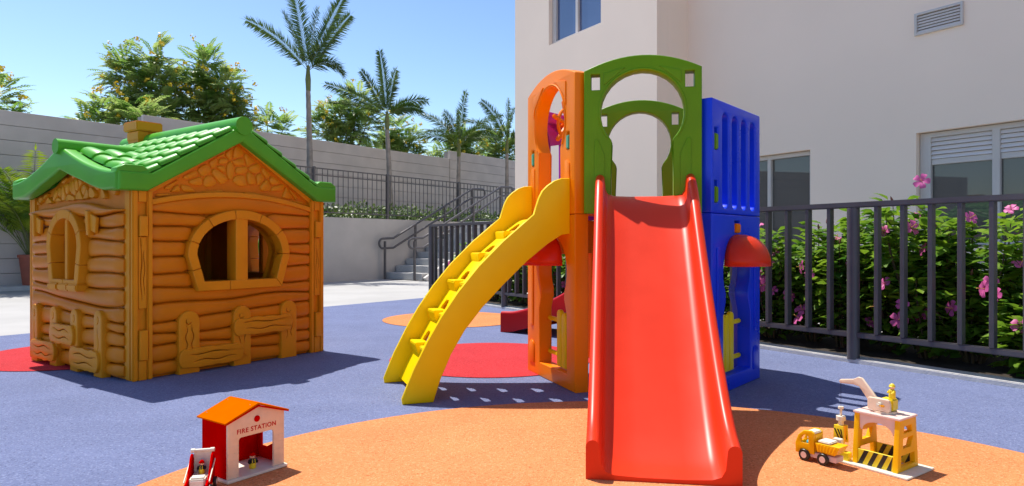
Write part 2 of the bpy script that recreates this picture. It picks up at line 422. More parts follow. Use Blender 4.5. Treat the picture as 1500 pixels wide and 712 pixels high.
# ================================================================== PLAYHOUSE
random.seed(4)
HX, HY = .70, .738
C0 = Vector((-2.273, 3.978)); ex = Vector((.581, .814)); ey = Vector((-.814, .581))
hc = C0+ex*HX+ey*HY
ph = thing('playhouse', 'caramel plastic log cabin playhouse with green tiled roof', 'playhouse', (*hc, -.0036), math.atan2(ex.y, ex.x))
def sub(name, parent, loc=(0, 0, 0), rz=0):
    o = bpy.data.objects.new(name, None); COL.objects.link(o); o.parent = parent; o.location = loc; o.rotation_euler = (0, 0, rz); return o
def grow(pts, d):
    """outline offset (counter-clockwise polygon grows)"""
    n = len(pts); out = []
    for i in range(n):
        p0, p1, p2 = Vector(pts[i-1]), Vector(pts[i]), Vector(pts[(i+1) % n])
        a = (p1-p0).normalized(); b = (p2-p1).normalized()
        na = Vector((a.y, -a.x)); nb = Vector((b.y, -b.x)); m = (na+nb); m = m/max(.3, m.dot(na))
        out.append(tuple(p1+m*d))
    return out
def arch(c, wb, wm, zb, zm, zt, n=22):
    """window outline: bottom width, widest half width at zm, elliptic top (ccw)"""
    o = [(c-wb+2*wb*k/6, zb) for k in range(7)]
    o += [(c+wb+(wm-wb)*k/4, zb+(zm-zb)*k/4) for k in range(1, 4)]
    o += [(c+wm*math.cos(math.pi*k/n), zm+(zt-zm)*math.sin(math.pi*k/n)) for k in range(n+1)]
    o += [(c-wm+(wm-wb)*k/4, zm-(zm-zb)*k/4) for k in range(1, 4)]
    return o
def wig(x, z0, z1, amp, w, seed, n=14):
    """thin wavy slit outline running up (carved line)"""
    r = random.Random(seed); ph1 = r.uniform(0, 6); fr = r.uniform(1.0, 1.9)
    L = []; Rr = []
    for k in range(n+1):
        t = k/n; z = z0+(z1-z0)*t; xx = x+amp*math.sin(ph1+fr*2*math.pi*t)
        ww = w*math.sin(math.pi*min(1, max(.02, t)))**.5*.5
        L.append((xx-ww, z)); Rr.append((xx+ww, z))
    return L+Rr[::-1]
def rotated(o, c, sx=1):
    return [(c[0]+sx*(z-c[1]), c[1]+(x-c[0])) for x, z in o]
def log(s0, s1, zl, zu, depth=.033):
    n = max(6, int((s1-s0)/.045)); secs = []
    for i in range(n+1):
        s = s0+(s1-s0)*i/n; a = zl(s)+.0035; b = zu(s)-.0035
        e = min(1, min(s-s0, s1-s)/.035+.12); e = math.sqrt(e)
        mid = (a+b)/2; hh = (b-a)/2*(.72+.28*e); d = depth*e
        secs.append([(s, -d*math.sin(t)**.5 if 0 < t < math.pi else 0, mid-hh*math.cos(t)) for t in [math.pi*k/8 for k in range(9)]])
    return loft(secs, closed_sec=True, caps=True, name='log', ang=50)
def build_face(wall, half, rows, win, grown, wave, ztop):
    """rows of moulded logs, split at the window frame"""
    g = grown
    def line(k):
        return lambda s: (rows[k] + (wave(s, k) if 0 < k else 0))
    for k in range(len(rows)-1):
        lo, hi = line(k), line(k+1); zm = (rows[k]+rows[k+1])/2
        xs = []
        if g:
            zz_ = [p[1] for p in g]
            if min(zz_)+.01 < zm < max(zz_)-.01:
                for i in range(len(g)):
                    (xa, za), (xb, zb) = g[i-1], g[i]
                    if (za-zm)*(zb-zm) < 0: xs.append(xa+(xb-xa)*(zm-za)/(zb-za))
        segs = [(-half, half)]
        if len(xs) >= 2: segs = [(-half, min(xs)+.012), (max(xs)-.012, half)]
        for a, b in segs:
            obj('log', log(a, b, lo, hi), 'log_plastic', wall)
def ring_blocks(parent, inner, width, y0, y1, nblk, start=0, gap=.0012, m='trim_plastic', name='frame_block'):
    outer = grow(inner, width); n = len(inner); cuts = [round(i*n/nblk)+start for i in range(nblk+1)]
    for q in range(nblk):
        ids = [i % n for i in range(cuts[q], cuts[q+1]+1)]
        I = [Vector(inner[i]) for i in ids]; O = [Vector(outer[i]) for i in ids]
        for arr in (I, O):
            d = (arr[1]-arr[0]).normalized()*gap; arr[0] = arr[0]+d
            d = (arr[-2]-arr[-1]).normalized()*gap; arr[-1] = arr[-1]+d
        secs = []
        for a, b in zip(I, O):
            secs.append([(a.x, y1, a.y), (a.x, y0, a.y), (b.x, y0, b.y), (b.x, y1, b.y)])
        me = loft(secs, True, True, 'block', 40); bevel_me(me, .004, 1); fin(me, 40)
        obj(name, me, m, parent)
def clip(poly, a, b):
    """keep the part of poly nearer to a than b"""
    m = ((a[0]+b[0])/2, (a[1]+b[1])/2); nx, ny = b[0]-a[0], b[1]-a[1]; out = []
    for i in range(len(poly)):
        p, q = poly[i-1], poly[i]
        dp = (p[0]-m[0])*nx+(p[1]-m[1])*ny; dq = (q[0]-m[0])*nx+(q[1]-m[1])*ny
        if (dp < 0) != (dq < 0):
            t = dp/(dp-dq); out.append((p[0]+(q[0]-p[0])*t, p[1]+(q[1]-p[1])*t))
        if dq < 0: out.append(q)
    return out
def chaikin(p, n=2):
    for _ in range(n):
        o = []
        for i in range(len(p)):
            a, b = p[i], p[(i+1) % len(p)]
            o += [(a[0]*.78+b[0]*.22, a[1]*.78+b[1]*.22), (a[0]*.22+b[0]*.78, a[1]*.22+b[1]*.78)]
        p = o
    return p
def stones(parent, region, count, seed, hgt, gap, stretch=(1, 1), base=0):
    r = random.Random(seed)
    x0, x1 = min(p[0] for p in region), max(p[0] for p in region); z0, z1 = min(p[1] for p in region), max(p[1] for p in region)
    def inside(x, z):
        c = False
        for i in range(len(region)):
            (xa, za), (xb, zb) = region[i-1], region[i]
            if (za > z) != (zb > z) and x < (xb-xa)*(z-za)/(zb-za)+xa: c = not c
        return c
    pts = []; tries = 0
    while len(pts) < count and tries < 9000:
        tries += 1; p = (r.uniform(x0, x1), r.uniform(z0, z1))
        md = math.sqrt((x1-x0)*(z1-z0)/count)*.55*r.choice((.7, 1, 1.5))
        if inside(*p) and all(math.hypot((p[0]-q[0])/stretch[0], (p[1]-q[1])/stretch[1]) > md for q in pts): pts.append(p)
    for p in pts:
        cell = [(p[0]+math.cos(a)*.3, p[1]+math.sin(a)*.3) for a in [2*math.pi*k/24 for k in range(24)]]
        for q in pts:
            if q is not p: cell = clip(cell, p, q)
        # clip by the (convex enough) region edges: mirror the point over each edge
        for i in range(len(region)):
            a, b = Vector(region[i-1]), Vector(region[i]); d = (b-a).normalized(); nrm = Vector((d.y, -d.x))
            dist = (Vector(p)-a).dot(nrm)
            t = (Vector(p)-a).dot(d)
            if -.35 < t < (b-a).length+.35 and abs(dist) > 1e-4: cell = clip(cell, p, tuple(Vector(p)-nrm*2*dist))
        if len(cell) < 3: continue
        cell = chaikin(cell, 2)
        cx = sum(c[0] for c in cell)/len(cell); cz = sum(c[1] for c in cell)/len(cell); o = []
        for x, z in cell:
            L = math.hypot(x-cx, z-cz); o.append((cx+(x-cx)*max(.3, 1-gap/max(L, .01)), cz+(z-cz)*max(.3, 1-gap/max(L, .01))))
        o = o[::2]
        area = 0
        for i in range(len(o)): area += o[i-1][0]*o[i][1]-o[i][0]*o[i-1][1]
        if abs(area) < .0012: continue
        if area < 0: o = o[::-1]
        # facing -y: x,z ccw seen from -y
        obj('stone', frustum(o, hgt*r.uniform(.8, 1.2), .006, base), 'trim_plastic', parent)
def raised(parent, outlines, d, m='trim_plastic', nm='relief', y=0):
    return obj(nm, plate(outlines, d, .005, 2), m, parent, (0, y-d/2, 0))
def capsule(x0, x1, z0, z1, n=8):
    r = (x1-x0)/2
    return [(x0, z0), (x1, z0)]+[((x0+x1)/2+r*math.cos(math.pi*k/n), z1-r+r*math.sin(math.pi*k/n)) for k in range(n+1)]
def barx(x0, x1, z0, z1, seed):
    n = 10; r = random.Random(seed)
    lo = [(x0+(x1-x0)*k/n, z0+r.uniform(-.005, .005)) for k in range(n+1)]; hi = [(x0+(x1-x0)*k/n, z1+r.uniform(-.005, .005)) for k in range(n, -1, -1)]
    # round ends
    rr = (z1-z0)/2
    e1 = [(x1+rr*.6*math.cos(t), (z0+z1)/2+rr*math.sin(t)) for t in [-math.pi/3+2*math.pi/3*k/5 for k in range(6)]]
    e0 = [(x0-rr*.6*math.cos(t), (z0+z1)/2-rr*math.sin(t)) for t in [-math.pi/3+2*math.pi/3*k/5 for k in range(6)]]
    return lo+e1+hi+e0
def hslit(x0, x1, z, amp, w, seed):
    o = wig(0, 0, x1-x0, amp, w, seed); return [(x0+q, z+p) for p, q in o][::-1]
# ---- gable wall (faces the court)
fw = sub('front_wall', ph, (0, -HY, 0))
inn = arch(0, .265, .315, .575, .75, .985)
obj('wall_panel', plate([[(-HX+.01, 0), (HX-.01, 0), (HX-.01, 1.15), (0, 1.53), (-HX+.01, 1.15)], inn], .05), 'log_plastic', fw, (0, .042, 0))
def wv(s, k): return .011*math.sin(3.1*s+k*1.7)+.007*math.sin(8*s+k*2.3)+(.016*math.tanh(6*(s-.05))*math.exp(-((k-4.5)/1.3)**2))
rows = [.012, .10, .185, .275, .365, .455, .55, .645, .74, .83, .925, 1.02]
build_face(fw, HX-.105, rows, inn, grow(inn, .06), wv, 1.02)
top_log = log(-HX+.105, HX-.105, lambda s: 1.02+wv(s, 11), lambda s: 1.055+.085*(1-(s/.6)**2), .03)
obj('log', top_log, 'log_plastic', fw, (0, .003, 0))
wf = sub('window', fw)
ring_blocks(wf, inn, .06, -.062, .02, 9, 2)
obj('mullion', plate([rrect(-.045, .045, .56, .992, .008)], .11, .006), 'trim_plastic', wf, (0, -.0, 0))
obj('jamb', loft([[(x, y, z) for x, z in inn] for y in (.022, .11)], True, False, 'jamb'), 'trim_plastic', wf)
# arch trim and stones of the gable
def az(s, h): return 1.045+h*(1-(s/.62)**2)
at = [(s, az(s, .085)) for s in [-.6+1.2*k/20 for k in range(21)]]; at2 = [(s, az(s, .085)+.034) for s, _ in at[::-1]]
raised(fw, [at+at2], .045, nm='arch_trim', y=.017)
reg = [(-.545, 1.105), (-.3, 1.148), (0, 1.170), (.3, 1.148), (.545, 1.105), (.55, 1.135), (.0, 1.492), (-.55, 1.135)]
stones(fw, reg, 34, 11, .012, .0036, (1.15, .9), .017)
for sx in (-1, 1):
    raised(fw, [[(sx*.62, 1.10), (sx*.64, 1.145), (0, 1.55), (0, 1.505)][::sx]], .03, nm='verge_strip', y=.018)
# moulded fence on the gable wall
for q, (a, b, h) in enumerate(((-.43, -.295, .395), (-.06, .07, .40), (.31, .44, .41))):
    cx = (a+b)/2
    raised(fw, [capsule(a, b, .0, h), wig(cx-.018, .14, h-.10, .006, .006, q), wig(cx+.022, .15, h-.11, .007, .006, q+9), [(cx+.018*math.cos(t)-.004, h-.065+.022*math.sin(t)) for t in [math.pi*1.05*k/8+2.6 for k in range(9)]]+[(cx+.014*math.cos(t)-.004, h-.065+.018*math.sin(t)) for t in [math.pi*1.05*k/8+2.6 for k in range(8, -1, -1)]]], .052, nm='fence_post', y=.0)
for q, (a, b, z0, z1) in enumerate(((-.40, -.03, .035, .155), (-.03, .36, .20, .315))):
    raised(fw, [barx(a, b, z0, z1, q), hslit(a+.06, b-.02, z0+.04, .006, .005, 20+q), hslit(a+.04, b-.05, z0+.085, .005, .005, 30+q)], .028, nm='fence_rail', y=-.04)
# ---- side walls
def side_wall(name, sx, opening):
    sw = sub(name, ph, (sx*HX, 0, 0), R(90)*sx)     # outward -y of the wall frame becomes sx*x
    ins = arch(-.03, .165, .205, .585, .80, .985)
    hole = [ins]
    obj('wall_panel', plate([[(-HY+.055, 0), (HY-.055, 0), (HY-.055, 1.15), (.36, 1.21), (0, 1.38), (-.36, 1.21), (-HY+.055, 1.15)]]+hole, .05), 'log_plastic', sw, (0, .042, 0))
    def wv2(s, k): return .010*math.sin(3.7*s+k*2.1)+.007*math.sin(9*s+k*1.3)-(.02*math.tanh(5*s)*math.exp(-((k-5)/1.2)**2))
    build_face(sw, HY-.055, [.012, .10, .19, .275, .365, .455, .545, .645, .74, .835, .93, 1.0], ins, grow(ins, .06), wv2, 1.0)
    obj('log', log(-HY+.055, HY-.055, lambda s: 1.0+wv2(s, 11), lambda s: 1.055+.03*math.cos(3.4*s)+.008*math.sin(9*s), .05), 'log_plastic', sw)
    w = sub('window', sw)
    ring_blocks(w, ins, .058, -.066, .02, 7, 3)
    obj('mullion', box(-.055, -.005, -.045, .05, .58, .985, .006), 'trim_plastic', w)
    obj('jamb', loft([[(x, y, z) for x, z in ins] for y in (.022, .10)], True, False, 'jamb'), 'trim_plastic', w)
    if not opening:
        for a, b in ((-.25, -.056), (-.004, .19)):
            for z0, z1 in ((.575, .755), (.76, .905), (.91, .99)):
                obj('shutter_board', box(a, b, .03, .05, z0, z1-.002, .002, 1), 'log_plastic', w)
    for a in (-.23, -.07, .07):
        obj('sill_block', box(a, a+.14, -.085, -.0, .515, .56, .008), 'trim_plastic', w)
    reg = [(-.64, 1.085), (-.3, 1.095), (0, 1.10), (.3, 1.095), (.64, 1.085), (.61, 1.145), (.36, 1.19), (.16, 1.275), (0, 1.35), (-.16, 1.275), (-.36, 1.19), (-.61, 1.145)]
    stones(sw, reg, 30, 5, .02, .004, (.55, 1.6), .017)
    for cx, h in ((-.525, .40), (-.21, .40), (.11, .40), (.447, .41)):
        a, b = cx-.052, cx+.052
        raised(sw, [capsule(a, b, 0, h), wig(cx+.005, .10, h-.13, .006, .006, int(cx*100)), [(cx+.02*math.cos(t)-.006, h-.06+.026*math.sin(t)) for t in [k*.35-1.5 for k in range(9)]]+[(cx+.015*math.cos(t)-.006, h-.06+.021*math.sin(t)) for t in [k*.35-1.5 for k in range(8, -1, -1)]]], .056, nm='fence_post')
    for q, (a, b, z0, z1) in enumerate(((-.51, -.19, .03, .16), (-.19, .10, .165, .29), (.12, .45, .03, .16))):
        raised(sw, [barx(a, b, z0, z1, q+5), hslit(a+.03, b-.03, z0+.04, .008, .006, 40+q), hslit(a+.03, b-.03, z0+.09, .008, .006, 50+q)], .03, nm='fence_rail', y=-.044)
    for cx in (-.44, .40):   # little brackets under the eave
        o = raised(sw, [[(cx-.045, .90), (cx+.015, .885), (cx+.03, .98), (cx-.075, 1.015)]], .022, nm='bracket', y=-.036)
        obj('bracket_face', plate([[(cx-.075, .875), (cx-.045, .87), (cx-.055, 1.02), (cx-.098, 1.03)]], .038, .005), 'trim_plastic', sw, (0, -.052, 0))
    return sw
side_wall('side_wall', -1, False)
side_wall('side_wall', 1, True)
bw = obj('back_wall', plate([[(-HX+.06, 0), (HX-.06, 0), (HX-.06, 1.13), (0, 1.53), (-HX+.06, 1.13)]], .05), 'log_plastic', ph, (0, HY-.03, 0))
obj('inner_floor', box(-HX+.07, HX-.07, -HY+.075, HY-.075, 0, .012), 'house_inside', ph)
# ---- corner posts
for sx in (-1, 1):
    for sy in (-1, 1):
        cp = sub('corner_post', ph, (sx*HX, sy*HY, 0), 0 if sy < 0 else math.pi)
        q = sx if sy < 0 else -sx          # +1: the post lies at the right end of its face
        def X(a, b): return (min(-q*a, -q*b), max(-q*a, -q*b))
        obj('post', box(*X(0, .12), -.004, .07, 0, 1.145, .008), 'trim_plastic', cp)
        for a, b in ((.0, .034), (.088, .12)):
            obj('strip', box(*X(a+.001, b), -.034, -.003, .0, 1.14, .006), 'trim_plastic', cp)
        x0, x1 = X(.037, .085); cx = (x0+x1)/2
        for z0, z1, d, sl in ((.0, .118, .028, 0), (.122, .30, .046, 0), (.43, .86, .028, 1), (.80+.065, .985, .046, 0), (1.07, 1.14, .028, 0)):
            outs = [[(x0, z0), (x1, z0), (x1, z1), (x0, z1)]]
            if sl: outs += [wig(cx-.008, z0+.05, z1-.03, .004, .005, 3), wig(cx+.009, z0+.08, z1-.06, .004, .004, 8)]
            obj('post_block', plate(outs, d, .004), 'trim_plastic', cp, (0, -.003-d/2, 0))
# ---- roof
rf = sub('roof', ph)
OX, OY = .79, .808
def mz(x):
    ax = abs(x); return 1.62-.62*ax if ax < .60 else 1.248
tp = [(-OX, 1.248), (-.60, 1.248), (0, 1.62), (.60, 1.248), (OX, 1.248)]
bt = [(OX, 1.135), (.625, 1.135), (0, 1.505), (-.625, 1.135), (-OX, 1.135)]
obj('barge_board', plate([bt+tp], .10, .018, 3), 'roof_plastic', rf, (0, -OY+.05, 0))
obj('barge_board', plate([bt+tp], .10, .018, 3), 'roof_plastic', rf, (0, OY-.05, 0))
tp2 = [(x, z-.012) for x, z in tp]; bt2 = [(x, z+.03) for x, z in bt]
obj('roof_deck', plate([[(.655, 1.165), (.625, 1.165), (0, 1.535), (-.625, 1.165), (-.655, 1.165), (-.655, 1.236), (-.60, 1.236), (0, 1.608), (.60, 1.236), (.655, 1.236)]], 2*OY-.2, .004), 'roof_plastic', rf)
obj('ridge_cap', tube([(0, -OY-.012, 1.612), (0, OY+.012, 1.612)], .062, 18), 'roof_plastic', rf)
for sx in (-1, 1):
    for sy in (-1, 1):   # rounded corner knobs
        obj('corner_knob', plate([[(sx*.70-.10, 1.235), (sx*.70+.10, 1.235), (sx*.70+.095, 1.262), (sx*.70+.05, 1.288), (sx*.70-.05, 1.288), (sx*.70-.095, 1.262)]], .085, .012), 'roof_plastic', rf, (0, sy*(OY-.055), 0))
# barrel tiles
def tile_me(w0, w1, L, h):
    secs = []
    for t, w, hh in ((0, w0, h*.8), (.92, w1, h), (1, w1*.94, h*.86)):
        secs.append([(w/2*math.cos(math.pi*k/8), t*L, hh*math.sin(math.pi*k/8)) for k in range(9)])
    return loft(secs, True, True, 'tile', 50)       # runs along +y, dome up
tm = tile_me(.118, .138, .165, .046)
sl = math.atan(.62)
def cz_(s):
    a = abs(s); return 1.25+.205*max(0, 1-a/.74)**1.55
for sx in (-1, 1):
    for r_ in range(5):
        for c_ in range(11):
            y = -OY+.155+c_*.1385; d = .085+r_*.118
            x = sx*d; z = mz(d)+.002-r_*0
            if sx < 0 and cz_(y) > z+.03 and abs(y) < .6: continue
            t = obj('tile', tm, 'roof_plastic', rf)
            # tile local y -> downslope, z -> normal, lower end raised a little
            dn = Vector((sx*math.cos(sl-.09), 0, -math.sin(sl-.09))); yv = Vector((0, 1, 0)); zv = dn.cross(yv)*(1 if sx > 0 else -1)
            xv = dn.cross(zv); mtx = Matrix((xv, dn, zv)).transposed().to_4x4(); mtx.translation = (x, y, z); t.matrix_local = mtx
# verge tiles on the gable edges
vm = tile_me(.075, .095, .135, .035)
for sy in (-1, 1):
    for sx in (-1, 1):
        for r_ in range(5):
            d = .07+r_*.118
            t = obj('verge_tile', vm, 'roof_plastic', rf)
            dn = Vector((sx*math.cos(sl-.06), 0, -math.sin(sl-.06))); yv = Vector((0, 1, 0)); zv = dn.cross(yv)*(1 if sx > 0 else -1)
            xv = dn.cross(zv); mtx = Matrix((xv, dn, zv)).transposed().to_4x4(); mtx.translation = (sx*d, sy*(OY-.05), mz(d)+.003); t.matrix_local = mtx
# cross gables with swept eaves over both side walls
for sx in (-1, 1):
    cg = sub('cross_gable', ph, (0, 0, 0), R(90)*sx)       # local -y -> outward
    ss = [-OY+.02+(2*OY-.04)*k/40 for k in range(41)]
    top = [(s, cz_(s)) for s in ss]; bot = [(s, max(1.137, cz_(s)-.125-.03*max(0, 1-abs(s)/.3))) for s in ss[::-1]]
    obj('barge_board', plate([bot+top], .09, .018, 3), 'roof_plastic', cg, (0, -OX-.012+.045, 0))
    ss2 = [-.71+1.42*k/40 for k in range(41)]; top2 = [(s, cz_(s)-.012) for s in ss2]; bot2 = [(s, max(1.18, cz_(s)-.07)) for s in ss2[::-1]]
    obj('gable_deck', plate([bot2+top2], .56, .004), 'roof_plastic', cg, (0, -OX+.07+.28, 0))
    obj('ridge_cap', tube([(0, -OX-.03, 1.448), (0, -.28, 1.448)], .05, 16), 'roof_plastic', cg)
    gm = tile_me(.125, .145, .19, .05)
    for side in (-1, 1):
        for r_ in range(3):
            for c_ in range(4):
                s0 = .08+r_*.165; s1 = s0+.17
                p0 = Vector((side*s0, 0, cz_(s0))); p1 = Vector((side*s1, 0, cz_(s1)+.012)); dn = (p1-p0).normalized()
                y = -OX+.145+c_*.135
                if mz(-y) > cz_((s0+s1)/2)+.03: continue
                yv = Vector((0, 1, 0)); zv = dn.cross(yv)*(1 if side > 0 else -1); xv = dn.cross(zv)
                t = obj('tile', gm, 'roof_plastic', cg)
                mtx = Matrix((xv, dn, zv)).transposed().to_4x4(); mtx.translation = (p0.x, y, p0.z-.004); t.matrix_local = mtx
ch = sub('chimney', ph, (-.02, .52, 0))
obj('stack', box(-.075, .075, -.085, .085, 1.48, 1.69, .006), 'trim_plastic', ch)
obj('stack_block', box(-.08, .0-.001, -.09, .09, 1.62, 1.688, .004), 'trim_plastic', ch); obj('stack_block', box(.001, .08, -.09, .09, 1.62, 1.688, .004), 'trim_plastic', ch)
obj('cap', box(-.10, .10, -.11, .11, 1.691, 1.765, .008), 'trim_plastic', ch)
# ================================================================== CLIMBING TOWER WITH SLIDES
TC = Vector((.8085, 4.214)); TH = R(-10)
tw = thing('climbing_tower', 'multicoloured plastic climbing tower with red slide and yellow curved ladder', 'play tower', (*TC, -.0036), TH)
AP = .6235; TK = .085
def side(name, deg):
    return sub(name, tw, (math.sin(R(deg))*AP, -math.cos(R(deg))*AP, 0), R(deg))
def arch_top(hw, z0, zc, za, n=16):
    o = [(-hw, z0), (hw, z0)] if z0 is not None else []
    return o+[(hw*math.cos(math.pi*k/n)*1.0, 0) for k in range(0)]+[(hw-2*hw*k/n, zc+(za-zc)*(1-((n/2-k)/(n/2))**2)) for k in range(n+1)]
def keyhole_open(hw, zb, zc, za, nw, zneck, r, zcirc, n=22):
    """panel outline, opening reaching down to its foot"""
    a0 = math.acos(min(1, nw/r))
    ring = []
    st = math.asin(max(-1, min(1, -(math.sin(a0)))))
    for k in range(n+1):
        t = -a0+(math.pi+2*a0)*k/n
        ring.append((r*math.cos(t), zcirc+r*math.sin(t)))
    o = [(nw, zb), (hw, zb)]+[(hw-2*hw*k/16, zc+(za-zc)*(1-((8-k)/8)**2)) for k in range(17)]+[(-hw, zb), (-nw, zb), (-nw, zneck)]
    o += ring[::-1]+[(nw, zneck)]
    return o
def sq(x, z, w, h): return [(x-w/2, z-h/2), (x+w/2, z-h/2), (x+w/2, z+h/2), (x-w/2, z+h/2)]
def relief(parent, outline, m, y=-TK/2, d=.008):
    obj('relief', plate([outline], d, .003, 1), m, parent, (0, y-d/2+.002, 0))
def upper_arch(s, hw, m, pegs=True):
    p = obj('arch_panel', plate([keyhole_open(hw, .985, 1.762, 1.838, .165, 1.385, .222, 1.533), sq(-hw+.062, 1.70, .048, .085), sq(hw-.062, 1.70, .048, .085)], TK, .007, 2), m, s, (0, TK/2, 0))
    for q in (-1, 1):
        def T(l): return [(q*x, z) for x, z in l][::q]
        relief(p, T([(.09, 1.772), (.205, 1.745), (.205, 1.68)]), m)
        relief(p, T([(.20, 1.02), (.255, 1.02), (.255, 1.385), (.235, 1.385), (.20, 1.30)]), m)
        o = T([(.09, 1.772), (.205, 1.745), (.205, 1.68)])
    # rim round the opening
    rim = []
    for k in range(31):
        t = R(-38+256*k/30); rim.append((.230*math.cos(t), 1.533+.230*math.sin(t)))
    obj('rim', tube([(x, -TK/2-.001, z) for x, z in rim], .0055, 6), m, p)
    return p
def lower_panel(s, hw, m, ox):
    r = .20; zc = .66; nw = .165; a0 = math.acos(nw/r)
    hole = [(-.20, .085), (.20, .085), (.20, .42), (nw, .50)]
    for k in range(21):
        t = -a0+(math.pi+2*a0)*k/20; hole.append((r*math.cos(t), zc+r*math.sin(t)))
    hole += [(-nw, .50), (-.20, .42)]
    hole = [(x+ox, z) for x, z in hole]
    p = obj('lower_panel', plate([[(-hw, 0), (hw, 0), (hw, .982), (-hw, .982)], hole, sq(-.0, .915, .085, .07)], TK, .007, 2), m, s, (0, TK/2, 0))
    for q in (-1, 1):
        if q*ox > 0: continue
        relief(p, capsule(min(q*.235, q*.315), max(q*.235, q*.315), .07, .21), m)
        relief(p, rrect(min(q*.25, q*.30), max(q*.25, q*.30), .30, .80, .015), m)
    return p
def awning(s, m='red_plastic'):
    V = []; F = []; nu, nv = 18, 9
    for i in range(nv+1):
        b = math.pi/2*i/nv
        for k in range(nu+1):
            a = math.pi*k/nu
            V.append((.185*math.cos(a)*math.cos(b)**.8, -.17*math.sin(a)*math.cos(b)**.8-.0, .70+.165*math.sin(b)))
    for i in range(nv):
        for k in range(nu):
            q = i*(nu+1)+k; F.append((q, q+1, q+nu+2, q+nu+1))
    me = mesh('awning', V, F)
    o = obj('awning', me, m, s, (0, .0, 0))
    md = o.modifiers.new('s', 'SOLIDIFY'); md.thickness = .008
    obj('awning_rim', tube([(.187*math.cos(math.pi*k/18), -.172*math.sin(math.pi*k/18), .70) for k in range(19)], .007, 6), m, o)
def gate(s, x0, arm):
    g = sub('picket_gate', s, (0, .045, 0))
    for k in range(3 if arm > 0 else 2):
        x = x0+k*.066
        obj('picket', plate([capsule(x, x+.058, .095, .43-.012*(k % 2))], .024, .005), 'lemon_plastic', g)
    for z in (.155, .36):
        obj('gate_rail', box(min(x0-.01, arm), max(x0+.13, arm), .0125, .032, z-.013, z+.013, .006), 'lemon_plastic', g)
def peg(s, x, z, w, h, m):
    obj('peg', box(x-w/2, x+w/2, -.004, TK-.01, z-h/2, z+h/2, .005), m, s)
# --- front: green arch, slide
f0 = side('front_side', 0)
upper_arch(f0, .312, 'green_plastic')
# --- left: orange
f5 = side('orange_side', 300)
up5 = obj('arch_panel', plate([keyhole_open(.355, .985, 1.762, 1.838, .165, 1.385, .222, 1.533), sq(-.262, 1.36, .04, .10), sq(.262, 1.40, .04, .10)], TK, .007, 2), 'orange_plastic', f5, (0, TK/2, 0))
for q in (-1, 1):
    def T(l): return [(q*x, z) for x, z in l][::q]
    relief(up5, T([(.09, 1.772), (.24, 1.74), (.24, 1.60), (.225, 1.66)]), 'orange_plastic')
    relief(up5, T([(.23, 1.02), (.29, 1.02), (.29, 1.27), (.27, 1.29), (.23, 1.29)]), 'orange_plastic')
obj('rim', tube([(.230*math.cos(R(-38+256*k/30)), -TK/2-.001, 1.533+.230*math.sin(R(-38+256*k/30))) for k in range(31)], .0055, 6), 'orange_plastic', up5)
peg(f5, .262, 1.392, .036, .075, 'teal_plastic'); peg(f5, -.262, 1.352, .036, .075, 'teal_plastic')
lower_panel(f5, .355, 'orange_plastic', .045); awning(f5); gate(f5, .035, -.16)
# --- right: blue slotted
f1 = side('blue_side', 60)
def slot(x, z0, z1, w=.056, n=8):
    r = w/2
    return [(x+r*math.cos(math.pi+math.pi*k/n), z0+r+r*math.sin(math.pi+math.pi*k/n)) for k in range(n+1)]+[(x+r*math.cos(math.pi*k/n), z1-r+r*math.sin(math.pi*k/n)) for k in range(n+1)]
def slotted(s):
    p = obj('slotted_panel', plate([rrect(-.355, .355, .985, 1.598, .012)]+[slot(-.172+.135*k, 1.015, 1.54, .088) for k in range(4)]+[sq(-.295, 1.385, .046, .12), sq(-.295, 1.10, .046, .12)], TK, .008, 2), 'blue_plastic', s, (0, TK/2, 0))
    peg(s, -.295, 1.37, .042, .085, 'green_plastic'); peg(s, -.295, 1.085, .042, .085, 'green_plastic')
    return p
slotted(f1)
lower_panel(f1, .355, 'blue_plastic', 0); awning(f1); gate(f1, -.16, .20)
peg(f1, 0.006, .908, .07, .052, 'orange_plastic'); peg(f5, 0, .908, .07, .052, 'blue_plastic')
# --- back right: blue slotted, back: green arch, back left: purple
f2 = side('blue_side', 120); slotted(f2); lower_panel(f2, .355, 'blue_plastic', 0)
f3 = side('back_side', 180); upper_arch(f3, .312, 'green_plastic')
f4 = side('purple_side', 240)
obj('arch_panel', plate([[(.215, .985), (.34, .985), (.34, 1.66), (.30, 1.685), (-.30, 1.685), (-.34, 1.66), (-.34, .985), (-.215, .985), (-.215, 1.46), (-.26, 1.60), (-.02, 1.615), (-.05, 1.5), (-.055, .985), (.02, .985), (.02, 1.5), (.0, 1.615), (.26, 1.60), (.215, 1.46)]], TK, .008, 2), 'purple_plastic', f4, (0, TK/2, 0))
lw4 = obj('lower_panel', plate([[(-.355, 0), (-.27, 0), (-.27, .75), (.27, .75), (.27, 0), (.355, 0), (.355, .982), (-.355, .982)]], TK, .007, 2), 'orange_plastic', f4, (0, TK/2, 0))
# deck
hexp = [(.70*math.sin(R(60*k+30)), -.70*math.cos(R(60*k+30))) for k in range(6)]
obj('deck', plate([[(x*.84, y*.84) for x, y in hexp]], .05, .006, 2, upright=False), 'orange_plastic', tw, (0, 0, 1.035))
obj('sill', box(-.16, .16, .0, .12, 1.0, 1.055, .006), 'dark_red_plastic', f3)
